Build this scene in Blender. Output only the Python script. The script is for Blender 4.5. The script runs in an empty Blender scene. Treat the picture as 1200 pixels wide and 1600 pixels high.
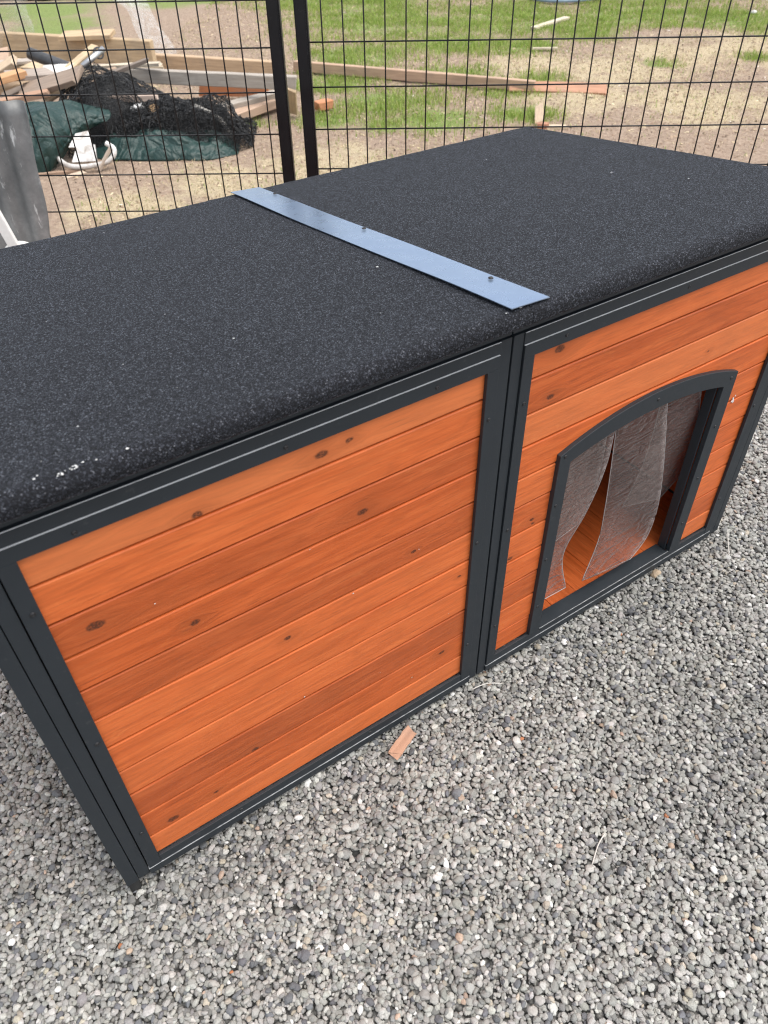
import bpy, bmesh, math, random
import numpy as np
from mathutils import Vector, Matrix

random.seed(7)
rng = np.random.default_rng(7)
scene = bpy.context.scene
COL = scene.collection

# ------------------------------------------------------------------ camera
cam_d = bpy.data.cameras.new("camera")
cam = bpy.data.objects.new("camera", cam_d)
COL.objects.link(cam)
cam.location = (0.0156, -0.6816, 1.312)
cam.rotation_euler = (0.83873529, 0.01491163, -0.59415735)
cam_d.sensor_fit = 'AUTO'
cam_d.sensor_width = 36
cam_d.lens = 26.595
cam_d.clip_start = 0.02
cam_d.clip_end = 5000
cam_d.dof.use_dof = True
cam_d.dof.focus_distance = 1.45
cam_d.dof.aperture_fstop = 6.5
scene.camera = cam

# ------------------------------------------------------------------ sky and sun
SUN_EL, SUN_AZ = math.radians(70), math.radians(140)   # azimuth clockwise from +Y
world = bpy.data.worlds.new("World")
scene.world = world
world.use_nodes = True
wn, wl = world.node_tree.nodes, world.node_tree.links
bg = wn["Background"]
sky = wn.new("ShaderNodeTexSky")
sky.sky_type = 'NISHITA'
sky.sun_disc = False
sky.sun_elevation = SUN_EL
sky.sun_rotation = SUN_AZ
sky.dust_density = 2.5
hs = wn.new("ShaderNodeHueSaturation")
hs.inputs["Saturation"].default_value = 0.36
wl.new(sky.outputs[0], hs.inputs["Color"])
wl.new(hs.outputs[0], bg.inputs["Color"])
bg.inputs["Strength"].default_value = 0.15
sun_d = bpy.data.lights.new("sun", 'SUN')
sun_d.energy = 1.5
sun_d.angle = math.radians(60)
sun_d.color = (1.0, 0.95, 0.88)
sun = bpy.data.objects.new("sun", sun_d)
COL.objects.link(sun)
sd = Vector((math.sin(SUN_AZ) * math.cos(SUN_EL), math.cos(SUN_AZ) * math.cos(SUN_EL), math.sin(SUN_EL)))
sun.rotation_euler = sd.to_track_quat('Z', 'Y').to_euler()
sun.location = (0, 0, 6)
scene.view_settings.view_transform = 'Standard'
scene.view_settings.look = 'None'
scene.view_settings.gamma = 1.0
scene.view_settings.exposure = 1.0
scene.cycles.filter_width = 1.15
scene.cycles.max_bounces = 10
scene.cycles.transparent_max_bounces = 24


# ------------------------------------------------------------------ node helpers
class NT:
    def __init__(self, name):
        self.m = bpy.data.materials.new(name)
        self.m.use_nodes = True
        self.n = self.m.node_tree.nodes
        self.l = self.m.node_tree.links
        self.b = self.n["Principled BSDF"]
        self.out = self.n["Material Output"]

    def node(self, t, **kw):
        nd = self.n.new(t)
        for k, v in kw.items():
            setattr(nd, k, v)
        return nd

    def put(self, sock, val):
        if val is None:
            return
        if hasattr(val, "is_linked"):
            self.l.new(val, sock)
        else:
            sock.default_value = val

    def math(self, op, a, b=None, c=None, clamp=False):
        nd = self.node("ShaderNodeMath", operation=op, use_clamp=clamp)
        for i, v in enumerate((a, b, c)):
            self.put(nd.inputs[i], v)
        return nd.outputs[0]

    def vmath(self, op, a, b=None):
        nd = self.node("ShaderNodeVectorMath", operation=op)
        self.put(nd.inputs[0], a)
        if b is not None:
            self.put(nd.inputs[1], b)
        return nd.outputs["Value"] if op in ('LENGTH', 'DISTANCE', 'DOT_PRODUCT') else nd.outputs[0]

    def noise(self, vec, scale, detail=3, rough=0.55, distort=0.0):
        nd = self.node("ShaderNodeTexNoise")
        self.put(nd.inputs["Vector"], vec)
        nd.inputs["Scale"].default_value = scale
        nd.inputs["Detail"].default_value = detail
        nd.inputs["Roughness"].default_value = rough
        nd.inputs["Distortion"].default_value = distort
        return nd.outputs["Fac"]

    def ramp(self, fac, stops, interp='LINEAR'):
        nd = self.node("ShaderNodeValToRGB")
        cr = nd.color_ramp
        cr.interpolation = interp
        while len(cr.elements) < len(stops):
            cr.elements.new(0.5)
        for e, (p, c) in zip(cr.elements, stops):
            e.position = p
            e.color = (c[0], c[1], c[2], 1) if not isinstance(c, (int, float)) else (c, c, c, 1)
        self.put(nd.inputs[0], fac)
        return nd.outputs[0]

    def mix(self, fac, a, b, blend='MIX'):
        nd = self.node("ShaderNodeMix", data_type='RGBA', blend_type=blend)
        self.put(nd.inputs[0], fac)
        for s, v in ((nd.inputs[6], a), (nd.inputs[7], b)):
            if not hasattr(v, "is_linked") and len(v) == 3:
                v = (*v, 1)
            self.put(s, v)
        return nd.outputs[2]

    def mapr(self, v, a, b, c=0.0, d=1.0, smooth=False):
        nd = self.node("ShaderNodeMapRange")
        if smooth:
            nd.interpolation_type = 'SMOOTHSTEP'
        self.put(nd.inputs[0], v)
        for i, x in enumerate((a, b, c, d)):
            nd.inputs[i + 1].default_value = x
        return nd.outputs[0]

    def bump(self, h, strength, dist):
        nd = self.node("ShaderNodeBump")
        self.put(nd.inputs["Height"], h)
        nd.inputs["Strength"].default_value = strength
        nd.inputs["Distance"].default_value = dist
        self.l.new(nd.outputs[0], self.b.inputs["Normal"])
        return nd.outputs[0]

    def mapping(self, vec, scale):
        nd = self.node("ShaderNodeMapping")
        self.put(nd.inputs[0], vec)
        nd.inputs[3].default_value = scale
        return nd.outputs[0]

    def objco(self):
        return self.node("ShaderNodeTexCoord").outputs["Object"]

    def geo(self):
        return self.node("ShaderNodeNewGeometry").outputs["Position"]

    def rand(self):
        return self.node("ShaderNodeObjectInfo").outputs["Random"]

    def color(self, v):
        if not hasattr(v, "is_linked") and len(v) == 3:
            v = (*v, 1)
        self.put(self.b.inputs["Base Color"], v)

    def set(self, **kw):
        for k, v in kw.items():
            self.put(self.b.inputs[k.replace("_", " ").title().replace("Ior", "IOR")], v)


M = {}


def mat_stained():
    """orange stained pine; tone and knots come from the board's own properties"""
    t = NT("stained_pine")
    co = t.objco()
    rnd = t.rand()
    sep = t.node("ShaderNodeSeparateXYZ")
    t.l.new(co, sep.inputs[0])
    # shift each board to its own piece of timber
    off = t.node("ShaderNodeCombineXYZ")
    t.l.new(t.math('MULTIPLY', rnd, 31.0), off.inputs[0])
    t.l.new(t.math('MULTIPLY', rnd, 17.0), off.inputs[1])
    t.l.new(t.math('MULTIPLY', rnd, 53.0), off.inputs[2])
    knots = None
    ring = None
    bend = None
    for i in (1, 2, 3):
        at = t.node("ShaderNodeAttribute", attribute_type='OBJECT', attribute_name="knot%d" % i)
        ks = t.node("ShaderNodeSeparateXYZ")
        t.l.new(at.outputs["Vector"], ks.inputs[0])
        dx = t.math('SUBTRACT', sep.outputs[0], ks.outputs[0])
        dz = t.math('SUBTRACT', sep.outputs[2], ks.outputs[1])
        wob = t.math('MULTIPLY', t.math('SUBTRACT', t.noise(co, 90, 2), 0.5), 0.006)
        d = t.math('SQRT', t.math('ADD', t.math('POWER', t.math('MULTIPLY', dx, 0.6), 2.0), t.math('POWER', dz, 2.0)))
        d = t.math('ADD', d, wob)
        q = t.math('DIVIDE', d, t.math('MAXIMUM', ks.outputs[2], 0.0001))
        k = t.math('MULTIPLY', t.mapr(q, 0.45, 0.85, 1.0, 0.0, True), t.mapr(t.noise(co, 300, 2), 0.35, 0.55, 0.55, 1.0))
        halo = t.mapr(q, 0.8, 4.0, 1.0, 0.0, True)
        on = t.math('GREATER_THAN', ks.outputs[2], 0.0005)
        k = t.math('MULTIPLY', k, on)
        halo = t.math('MULTIPLY', halo, on)
        b = t.math('MULTIPLY', halo, t.math('MULTIPLY', t.math('SIGN', dz), 0.010))
        knots = k if knots is None else t.math('MAXIMUM', knots, k)
        ring = halo if ring is None else t.math('MAXIMUM', ring, halo)
        bend = b if bend is None else t.math('ADD', bend, b)
    comb = t.node("ShaderNodeCombineXYZ")
    t.l.new(sep.outputs[0], comb.inputs[0])
    t.l.new(sep.outputs[1], comb.inputs[1])
    t.l.new(t.math('SUBTRACT', sep.outputs[2], bend), comb.inputs[2])
    vec = t.vmath('ADD', comb.outputs[0], off.outputs[0])
    grain = t.noise(t.mapping(vec, (2.2, 26, 26)), 3.2, 5, 0.62, 0.5)
    fine = t.noise(t.mapping(vec, (5, 120, 120)), 2.4, 4, 0.65)
    cath = t.noise(t.mapping(vec, (1.1, 9, 9)), 3.0, 2, 0.5, 1.6)
    bands = t.math('PINGPONG', t.math('MULTIPLY', cath, 9.0), 1.0)
    blot = t.noise(t.mapping(vec, (3, 8, 8)), 2.4, 4, 0.6)
    smear = t.noise(t.mapping(vec, (7, 16, 20)), 3.0, 4, 0.65, 1.2)
    c = t.ramp(grain, [(0.25, (0.44, 0.080, 0.014)), (0.5, (0.59, 0.120, 0.024)), (0.78, (0.68, 0.163, 0.038))])
    c = t.mix(t.math('MULTIPLY', t.mapr(bands, 0.5, 1.0), 0.34), c, (0.33, 0.065, 0.012))
    c = t.mix(t.math('MULTIPLY', t.mapr(fine, 0.48, 0.66), 0.38), c, (0.30, 0.060, 0.012))
    c = t.mix(t.math('MULTIPLY', t.mapr(blot, 0.5, 0.8), 0.45), c, (0.36, 0.085, 0.020))
    c = t.mix(t.math('MULTIPLY', t.mapr(smear, 0.62, 0.72), 0.22), c, (0.75, 0.24, 0.06))
    pore = t.noise(t.mapping(vec, (14, 230, 230)), 1.0, 2, 0.5)
    c = t.mix(t.math('MULTIPLY', t.mapr(pore, 0.66, 0.74), 0.45), c, (0.16, 0.035, 0.01))
    tone = t.node("ShaderNodeAttribute", attribute_type='OBJECT', attribute_name="tone").outputs["Fac"]
    c = t.mix(t.math('MULTIPLY', t.mapr(tone, 0.0, -1.0), 1.0, clamp=True), c, (0.57, 0.60, 0.78), 'MULTIPLY')
    c = t.mix(t.math('MULTIPLY', t.mapr(tone, 0.0, 1.0), 0.40, clamp=True), c, (0.66, 0.235, 0.085))
    c = t.mix(t.math('MULTIPLY', ring, 0.30), c, (0.26, 0.060, 0.014))
    c = t.mix(t.math('MULTIPLY', knots, 0.90), c, (0.050, 0.016, 0.007))
    t.color(c)
    t.set(roughness=t.mapr(grain, 0.3, 0.7, 0.40, 0.56))
    t.b.inputs["Specular IOR Level"].default_value = 0.42
    h = t.math('ADD', t.math('MULTIPLY', fine, 0.5), t.math('ADD', grain, t.math('MULTIPLY', knots, -0.6)))
    t.bump(h, 0.35, 0.0012)
    return t.m


def mat_metal_dark(name, c1, c2, rough=0.5, met=0.0):
    t = NT(name)
    co = t.geo()
    n1 = t.noise(co, 900, 2, 0.6)
    n2 = t.noise(co, 14, 4, 0.6)
    n3 = t.noise(t.mapping(co, (40, 40, 40)), 2.0, 5, 0.7)
    c = t.mix(n2, c1, c2)
    c = t.mix(t.math('MULTIPLY', t.mapr(n3, 0.62, 0.78), 0.30), c, (0.11, 0.11, 0.11))
    t.color(c)
    t.set(roughness=t.mapr(n2, 0.3, 0.7, rough - 0.08, rough + 0.1), metallic=met)
    t.b.inputs["Specular IOR Level"].default_value = 0.36
    t.bump(n1, 0.25, 0.0006)
    return t.m


def mat_plain(name, c1, c2, scale=20, rough=0.6, met=0.0, bs=0.2, bd=0.002, det=5):
    t = NT(name)
    co = t.objco()
    n = t.noise(co, scale, det, 0.6)
    n2 = t.noise(co, scale * 6, 3, 0.6)
    t.color(t.mix(t.mapr(t.math('ADD', t.math('MULTIPLY', n, 0.7), t.math('MULTIPLY', n2, 0.3)), 0.35, 0.65), c1, c2))
    t.set(roughness=rough, metallic=met)
    t.bump(n2, bs, bd)
    return t.m


def mat_felt():
    t = NT("mineral_felt")
    co = t.geo()
    v = t.node("ShaderNodeTexVoronoi")
    t.put(v.inputs["Vector"], co)
    v.inputs["Scale"].default_value = 800
    s = t.node("ShaderNodeSeparateColor")
    t.l.new(v.outputs["Color"], s.inputs[0])
    c = t.ramp(s.outputs[0], [(0.0, (0.0024, 0.0027, 0.0036)), (0.5, (0.0055, 0.0062, 0.0086)), (0.80, (0.015, 0.0167, 0.0225)), (0.975, (0.052, 0.057, 0.072)), (1.0, (0.17, 0.175, 0.195))])
    n2 = t.noise(co, 5, 5, 0.6)
    c = t.mix(t.mapr(n2, 0.3, 0.7, 0.0, 0.32), c, (0.009, 0.0100, 0.0135))
    t.color(c)
    t.set(roughness=0.78)
    t.put(t.b.inputs["Sheen Weight"], t.ramp(s.outputs[0], [(0.0, 0.0), (0.4, 0.02), (0.8, 0.13), (1.0, 0.42)]))
    t.b.inputs["Sheen Roughness"].default_value = 0.35
    t.b.inputs["Sheen Tint"].default_value = (0.78, 0.86, 1.0, 1)
    t.b.inputs["Specular IOR Level"].default_value = 0.22
    h = t.math('ADD', s.outputs[1], t.noise(co, 700, 2))
    t.bump(h, 0.9, 0.0014)
    return t.m


def mat_strip_metal():
    t = NT("galvanised_strip")
    co = t.geo()
    n1 = t.noise(co, 16, 4, 0.6)
    n2 = t.noise(co, 260, 2, 0.6)
    t.color(t.mix(n1, (0.28, 0.375, 0.54), (0.36, 0.46, 0.61)))
    sc = t.noise(co, 38, 4, 0.6)
    t.set(metallic=0.9, roughness=t.mapr(sc, 0.35, 0.65, 0.25, 0.33))
    t.bump(t.math('ADD', t.math('MULTIPLY', n2, 0.15), n1), 0.06, 0.003)
    return t.m


def mat_tarp():
    t = NT("green_tarpaulin")
    co = t.objco()
    n = t.noise(co, 3.2, 3, 0.5, 1.2)
    rid = t.math('ABSOLUTE', t.math('SUBTRACT', n, 0.5))
    n2 = t.noise(co, 24, 3, 0.6, 0.8)
    c = t.mix(n2, (0.006, 0.026, 0.023), (0.012, 0.043, 0.037))
    c = t.mix(t.mapr(t.noise(co, 11, 5, 0.7), 0.56, 0.75, 0.0, 0.35), c, (0.10, 0.085, 0.065))
    t.color(c)
    t.set(roughness=0.5)
    t.bump(t.math('ADD', t.math('MULTIPLY', rid, 1.6), t.math('MULTIPLY', n2, 0.12)), 0.7, 0.10)
    return t.m


def mat_vinyl():
    t = NT("clear_vinyl")
    co = t.objco()
    n = t.noise(t.mapping(co, (9, 9, 34)), 1.3, 2.5, 0.55, 3.2)
    n2 = t.noise(co, 7, 2)
    t.color((0.30, 0.25, 0.235))
    t.set(roughness=0.04)
    t.b.inputs["Specular IOR Level"].default_value = 0.6
    bn = t.bump(t.math('ADD', n, t.math('MULTIPLY', n2, 0.6)), 0.9, 0.0075)
    tr = t.node("ShaderNodeBsdfTransparent")
    tr.inputs[0].default_value = (0.93, 0.92, 0.91, 1)
    fr = t.node("ShaderNodeLayerWeight")
    t.l.new(bn, fr.inputs["Normal"])
    fac = t.math('ADD', t.math('MULTIPLY', t.math('POWER', fr.outputs["Facing"], 3.0), 0.9), t.mapr(n, 0.42, 0.62, 0.015, 0.08), clamp=True)
    mx = t.node("ShaderNodeMixShader")
    t.l.new(fac, mx.inputs[0])
    t.l.new(tr.outputs[0], mx.inputs[1])
    t.l.new(t.b.outputs[0], mx.inputs[2])
    t.l.new(mx.outputs[0], t.out.inputs[0])
    return t.m


def mat_film():
    t = NT("clear_film")
    co = t.objco()
    n = t.noise(t.mapping(co, (2, 2, 6)), 3.0, 5, 0.62, 1.8)
    line = t.math('SUBTRACT', 1.0, t.mapr(t.math('ABSOLUTE', t.math('SUBTRACT', n, 0.5)), 0.0, 0.022))
    t.color((0.85, 0.87, 0.87))
    t.set(roughness=0.15)
    bn = t.bump(n, 0.8, 0.05)
    tr = t.node("ShaderNodeBsdfTransparent")
    fr = t.node("ShaderNodeLayerWeight")
    t.l.new(bn, fr.inputs["Normal"])
    fac = t.math('ADD', t.math('MULTIPLY', t.math('POWER', fr.outputs["Facing"], 3.0), 0.6), t.math('ADD', t.math('MULTIPLY', line, 0.30), 0.05), clamp=True)
    mx = t.node("ShaderNodeMixShader")
    t.l.new(fac, mx.inputs[0])
    t.l.new(tr.outputs[0], mx.inputs[1])
    t.l.new(t.b.outputs[0], mx.inputs[2])
    t.l.new(mx.outputs[0], t.out.inputs[0])
    return t.m


def mat_pebble():
    t = NT("pebble_stone")
    at = t.node("ShaderNodeAttribute", attribute_type='INSTANCER', attribute_name="tone")
    co = t.objco()
    n = t.noise(co, 2.2, 4, 0.65)
    c = t.mix(t.mapr(n, 0.35, 0.7, 0.0, 0.45), at.outputs["Color"], (0.16, 0.155, 0.15), 'MULTIPLY')
    c = t.mix(0.75, at.outputs["Color"], c)
    t.color(c)
    t.set(roughness=0.62)
    t.bump(t.noise(co, 9, 3), 0.3, 0.05)
    return t.m


def mat_gravel_bed():
    t = NT("gravel_far")
    co = t.geo()
    v = t.node("ShaderNodeTexVoronoi")
    t.put(v.inputs["Vector"], co)
    v.inputs["Scale"].default_value = 95
    s = t.node("ShaderNodeSeparateColor")
    t.l.new(v.outputs["Color"], s.inputs[0])
    c = t.ramp(s.outputs[0], [(0, (0.11, 0.11, 0.105)), (0.5, (0.22, 0.215, 0.20)), (1, (0.45, 0.44, 0.41))])
    t.color(t.mix(t.mapr(v.outputs["Distance"], 0.3, 0.7), c, (0.03, 0.03, 0.028)))
    t.set(roughness=0.85)
    t.bump(t.math('SUBTRACT', 1.0, v.outputs["Distance"]), 1.0, 0.008)
    return t.m


def mat_ground():
    t = NT("yard_earth")
    co = t.geo()
    at = t.node("ShaderNodeAttribute", attribute_type='GEOMETRY', attribute_name="cover")
    s = t.node("ShaderNodeSeparateColor")
    t.l.new(at.outputs["Color"], s.inputs[0])
    n1 = t.noise(co, 6, 6, 0.68)
    n2 = t.noise(co, 38, 5, 0.7)
    n3 = t.noise(co, 150, 3, 0.6)
    dirt = t.ramp(n2, [(0.3, (0.22, 0.155, 0.11)), (0.5, (0.335, 0.245, 0.178)), (0.72, (0.44, 0.34, 0.255))])
    straw = t.ramp(n3, [(0.3, (0.33, 0.25, 0.15)), (0.5, (0.50, 0.41, 0.26)), (0.7, (0.64, 0.55, 0.37))])
    green = t.ramp(n2, [(0.3, (0.13, 0.185, 0.035)), (0.6, (0.20, 0.28, 0.06)), (0.8, (0.29, 0.34, 0.11))])
    fs = t.math('ADD', s.outputs[1], t.math('MULTIPLY', t.math('SUBTRACT', n1, 0.5), 1.6))
    fg = t.math('ADD', s.outputs[0], t.math('MULTIPLY', t.math('SUBTRACT', n2, 0.5), 1.2))
    c = t.mix(t.mapr(fs, 0.25, 0.8, 0, 0.9, True), dirt, straw)
    c = t.mix(t.mapr(fg, 0.4, 0.85, 0, 0.9, True), c, green)
    t.color(c)
    t.set(roughness=0.95)
    t.bump(t.math('ADD', n2, t.math('MULTIPLY', n3, 0.4)), 0.8, 0.03)
    return t.m


def mat_timber():
    """raw and weathered lumber: the board's 'tint' property is its own colour"""
    t = NT("sawn_timber")
    co = t.objco()
    rnd = t.rand()
    off = t.node("ShaderNodeCombineXYZ")
    for i, k in enumerate((23.0, 41.0, 11.0)):
        t.l.new(t.math('MULTIPLY', rnd, k), off.inputs[i])
    vec = t.vmath('ADD', co, off.outputs[0])
    g = t.noise(t.mapping(vec, (2, 34, 34)), 3.0, 5, 0.65, 0.4)
    b = t.noise(vec, 9, 4, 0.6)
    tint = t.node("ShaderNodeAttribute", attribute_type='OBJECT', attribute_name="tint").outputs["Color"]
    c = t.mix(t.mapr(g, 0.3, 0.7, 0.0, 0.75), tint, (0.55, 0.52, 0.5), 'MULTIPLY')
    c = t.mix(t.mapr(b, 0.5, 0.75, 0.0, 0.4), c, (0.22, 0.19, 0.16))
    t.color(c)
    t.set(roughness=0.8)
    t.bump(g, 0.5, 0.003)
    return t.m


def mat_corrugated():
    t = NT("weathered_galvanised")
    co = t.objco()
    n = t.noise(co, 6, 6, 0.7)
    n2 = t.noise(t.mapping(co, (14, 14, 3)), 2.4, 5, 0.7)
    c = t.ramp(n, [(0.3, (0.09, 0.094, 0.095)), (0.55, (0.19, 0.193, 0.19)), (0.75, (0.34, 0.34, 0.33))])
    c = t.mix(t.mapr(n2, 0.6, 0.7, 0, 0.7), c, (0.70, 0.71, 0.70))
    t.color(c)
    t.set(roughness=0.55, metallic=0.35)
    t.bump(n2, 0.2, 0.004)
    return t.m


def mat_blade():
    t = NT("grass_blade")
    at = t.node("ShaderNodeAttribute", attribute_type='GEOMETRY', attribute_name="tone")
    t.color(at.outputs["Color"])
    t.set(roughness=0.6)
    t.b.inputs["Subsurface Weight"].default_value = 0.0
    tl = t.node("ShaderNodeBsdfTranslucent")
    t.l.new(at.outputs["Color"], tl.inputs[0])
    mx = t.node("ShaderNodeMixShader")
    mx.inputs[0].default_value = 0.35
    t.l.new(t.b.outputs[0], mx.inputs[1])
    t.l.new(tl.outputs[0], mx.inputs[2])
    t.l.new(mx.outputs[0], t.out.inputs[0])
    return t.m


def mat_bits():
    t = NT("ground_litter")
    at = t.node("ShaderNodeAttribute", attribute_type='GEOMETRY', attribute_name="tone")
    t.color(at.outputs["Color"])
    t.set(roughness=0.85)
    return t.m


M['pine'] = mat_stained()
M['frame'] = mat_metal_dark("slate_powder_coat", (0.018, 0.0225, 0.027), (0.023, 0.0285, 0.034), 0.5)
M['black'] = mat_metal_dark("black_tube", (0.005, 0.005, 0.006), (0.008, 0.008, 0.009), 0.45)
M['wire'] = mat_metal_dark("black_wire", (0.006, 0.006, 0.007), (0.012, 0.012, 0.013), 0.45)
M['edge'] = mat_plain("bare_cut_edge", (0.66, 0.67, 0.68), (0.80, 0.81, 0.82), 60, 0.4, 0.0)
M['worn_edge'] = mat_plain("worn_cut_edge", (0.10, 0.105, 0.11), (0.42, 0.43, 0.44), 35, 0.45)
M['screw'] = mat_plain("black_screw", (0.012, 0.012, 0.013), (0.03, 0.03, 0.032), 300, 0.35, 0.3)
M['felt'] = mat_felt()
M['strip'] = mat_strip_metal()
M['vinyl'] = mat_vinyl()
M['cut_vinyl'] = mat_plain("cut_vinyl_edge", (0.30, 0.26, 0.25), (0.40, 0.36, 0.35), 30, 0.3)
M['film'] = mat_film()
M['pebble'] = mat_pebble()
M['bed'] = mat_gravel_bed()
M['ground'] = mat_ground()
M['timber'] = mat_timber()
M['sheet'] = mat_corrugated()
M['blade'] = mat_blade()
M['bits'] = mat_bits()
M['white_plastic'] = mat_plain("white_plastic", (0.66, 0.64, 0.60), (0.80, 0.79, 0.76), 12, 0.45)
M['white_metal'] = mat_plain("chipped_white_enamel", (0.30, 0.26, 0.22), (0.82, 0.82, 0.81), 14, 0.45)
M['speck'] = mat_plain("white_speck", (0.42, 0.42, 0.41), (0.72, 0.72, 0.71), 400, 0.8)
M['tarp'] = mat_tarp()
M['net'] = mat_plain("black_netting", (0.012, 0.013, 0.014), (0.03, 0.031, 0.033), 60, 0.55)
M['pipe'] = mat_plain("dark_pipe", (0.030, 0.032, 0.034), (0.06, 0.062, 0.066), 12, 0.4)
M['silver'] = mat_plain("silver_tube", (0.42, 0.43, 0.44), (0.62, 0.63, 0.64), 20, 0.35, 0.8)
M['hose'] = mat_plain("blue_hose", (0.16, 0.24, 0.33), (0.24, 0.33, 0.42), 10, 0.4)
M['foam'] = mat_plain("white_foam", (0.72, 0.72, 0.71), (0.82, 0.82, 0.81), 20, 0.8)
M['stone'] = mat_plain("tan_stone", (0.28, 0.20, 0.13), (0.44, 0.35, 0.25), 60, 0.8)
M['drive'] = mat_plain("pale_crushed_stone", (0.30, 0.29, 0.28), (0.50, 0.49, 0.47), 14, 0.9, 0.0, 0.6, 0.02)
M['dark'] = mat_plain("black_rubber", (0.012, 0.012, 0.012), (0.022, 0.022, 0.022), 40, 0.6)
M['rope'] = mat_plain("pale_rope", (0.45, 0.42, 0.38), (0.62, 0.60, 0.55), 60, 0.8)


# ------------------------------------------------------------------ object helpers
ORG = {}          # world origin of every unrotated parent


def tag(o, label, cat, group=None, kind=None):
    if label:
        o["label"] = label
    if cat:
        o["category"] = cat
    if group:
        o["group"] = group
    if kind:
        o["kind"] = kind
    return o


def link(o, parent, origin):
    COL.objects.link(o)
    if parent is not None:
        o.parent = parent
        o.location = Vector(origin) - ORG[parent.name]
    else:
        o.location = origin
    ORG[o.name] = Vector(origin)
    return o


def empty(name, origin):
    o = bpy.data.objects.new(name, None)
    o.empty_display_size = 0.1
    return link(o, None, origin)


def meshobj(name, verts, faces, mat, parent=None, origin=None, smooth=False):
    verts = np.asarray(verts, float)
    if origin is None:
        origin = (verts.min(0) + verts.max(0)) / 2
    me = bpy.data.meshes.new(name)
    me.from_pydata([tuple(v) for v in verts - np.asarray(origin, float)], [], faces)
    for m in (mat if isinstance(mat, (list, tuple)) else [mat]):
        me.materials.append(m)
    if smooth:
        me.polygons.foreach_set("use_smooth", [True] * len(me.polygons))
    me.update()
    o = bpy.data.objects.new(name, me)
    return link(o, parent, tuple(origin))


def bmobj(name, bm, mat, parent=None, origin=(0, 0, 0), smooth=False):
    me = bpy.data.meshes.new(name)
    bm.normal_update()
    bm.to_mesh(me)
    bm.free()
    for m in (mat if isinstance(mat, (list, tuple)) else [mat]):
        me.materials.append(m)
    if smooth:
        me.polygons.foreach_set("use_smooth", [True] * len(me.polygons))
    o = bpy.data.objects.new(name, me)
    return link(o, parent, origin)


def box(name, lo, hi, mat, parent=None, bevel=0.0, edge_top=None, edge_side=None, edge_mat='edge'):
    """bevelled box; edge_top / edge_side give the bare cut edge its own material slot"""
    lo, hi = Vector(lo), Vector(hi)
    c = (lo + hi) / 2
    bm = bmesh.new()
    bmesh.ops.create_cube(bm, size=1.0)
    for v in bm.verts:
        v.co = Vector((v.co[i] * (hi[i] - lo[i]) for i in range(3)))
    mats = [mat]
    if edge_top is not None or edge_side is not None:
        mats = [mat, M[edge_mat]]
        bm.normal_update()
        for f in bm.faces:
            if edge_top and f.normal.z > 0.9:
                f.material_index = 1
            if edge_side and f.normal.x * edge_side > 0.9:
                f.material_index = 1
    elif bevel > 0:
        bmesh.ops.bevel(bm, geom=list(bm.edges), offset=bevel, segments=2, affect='EDGES', profile=0.6)
    return bmobj(name, bm, mats, parent, tuple(c))


def copyobj(src, parent, origin):
    o = src.copy()
    for k in list(o.keys()):
        if k in ("label",):
            del o[k]
    COL.objects.link(o)
    o.parent = parent
    o.location = Vector(origin) - (ORG[parent.name] if parent is not None else Vector((0, 0, 0)))
    ORG[o.name] = Vector(origin)
    return o


def tube(name, pts, r, mat, parent=None, n=10, closed=False, caps=True):
    pts = [Vector(p) for p in pts]
    rs = r if isinstance(r, (list, tuple)) else [r] * len(pts)
    V, F = [], []
    up = Vector((0, 0, 1))
    L = len(pts)
    for i, p in enumerate(pts):
        a = pts[(i - 1) % L] if (closed or i > 0) else p
        b = pts[(i + 1) % L] if (closed or i < L - 1) else p
        d = (b - a).normalized()
        s = d.cross(up)
        if s.length < 1e-3:
            s = d.cross(Vector((1, 0, 0)))
        s.normalize()
        u = s.cross(d).normalized()
        for k in range(n):
            an = 2 * math.pi * k / n
            V.append(p + (s * math.cos(an) + u * math.sin(an)) * rs[i])
    for i in range(L if closed else L - 1):
        j = (i + 1) % L
        for k in range(n):
            k2 = (k + 1) % n
            F.append((i * n + k, i * n + k2, j * n + k2, j * n + k))
    if caps and not closed:
        F.append(tuple(range(n))[::-1])
        F.append(tuple((L - 1) * n + k for k in range(n)))
    return meshobj(name, [tuple(v) for v in V], F, mat, parent, smooth=True)


def grid_faces(nu, nv):
    return [(i * nv + j, i * nv + j + 1, (i + 1) * nv + j + 1, (i + 1) * nv + j) for i in range(nu - 1) for j in range(nv - 1)]


def catmull(P, n):
    """resample a polyline of control points smoothly (numpy, m x 3 -> n x 3)"""
    P = np.asarray(P, float)
    m = len(P)
    out = []
    for t in np.linspace(0, m - 1, n):
        i = min(int(t), m - 2)
        f = t - i
        p0, p1, p2, p3 = P[max(i - 1, 0)], P[i], P[i + 1], P[min(i + 2, m - 1)]
        out.append(0.5 * ((2 * p1) + (p2 - p0) * f + (2 * p0 - 5 * p1 + 4 * p2 - p3) * f * f + (3 * p1 - p0 - 3 * p2 + p3) * f ** 3))
    return np.array(out)


def patch(rows, nu, nv):
    R_ = np.array([catmull(r, nv) for r in rows])
    return np.array([catmull(R_[:, j], nu) for j in range(nv)]).transpose(1, 0, 2)


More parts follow.
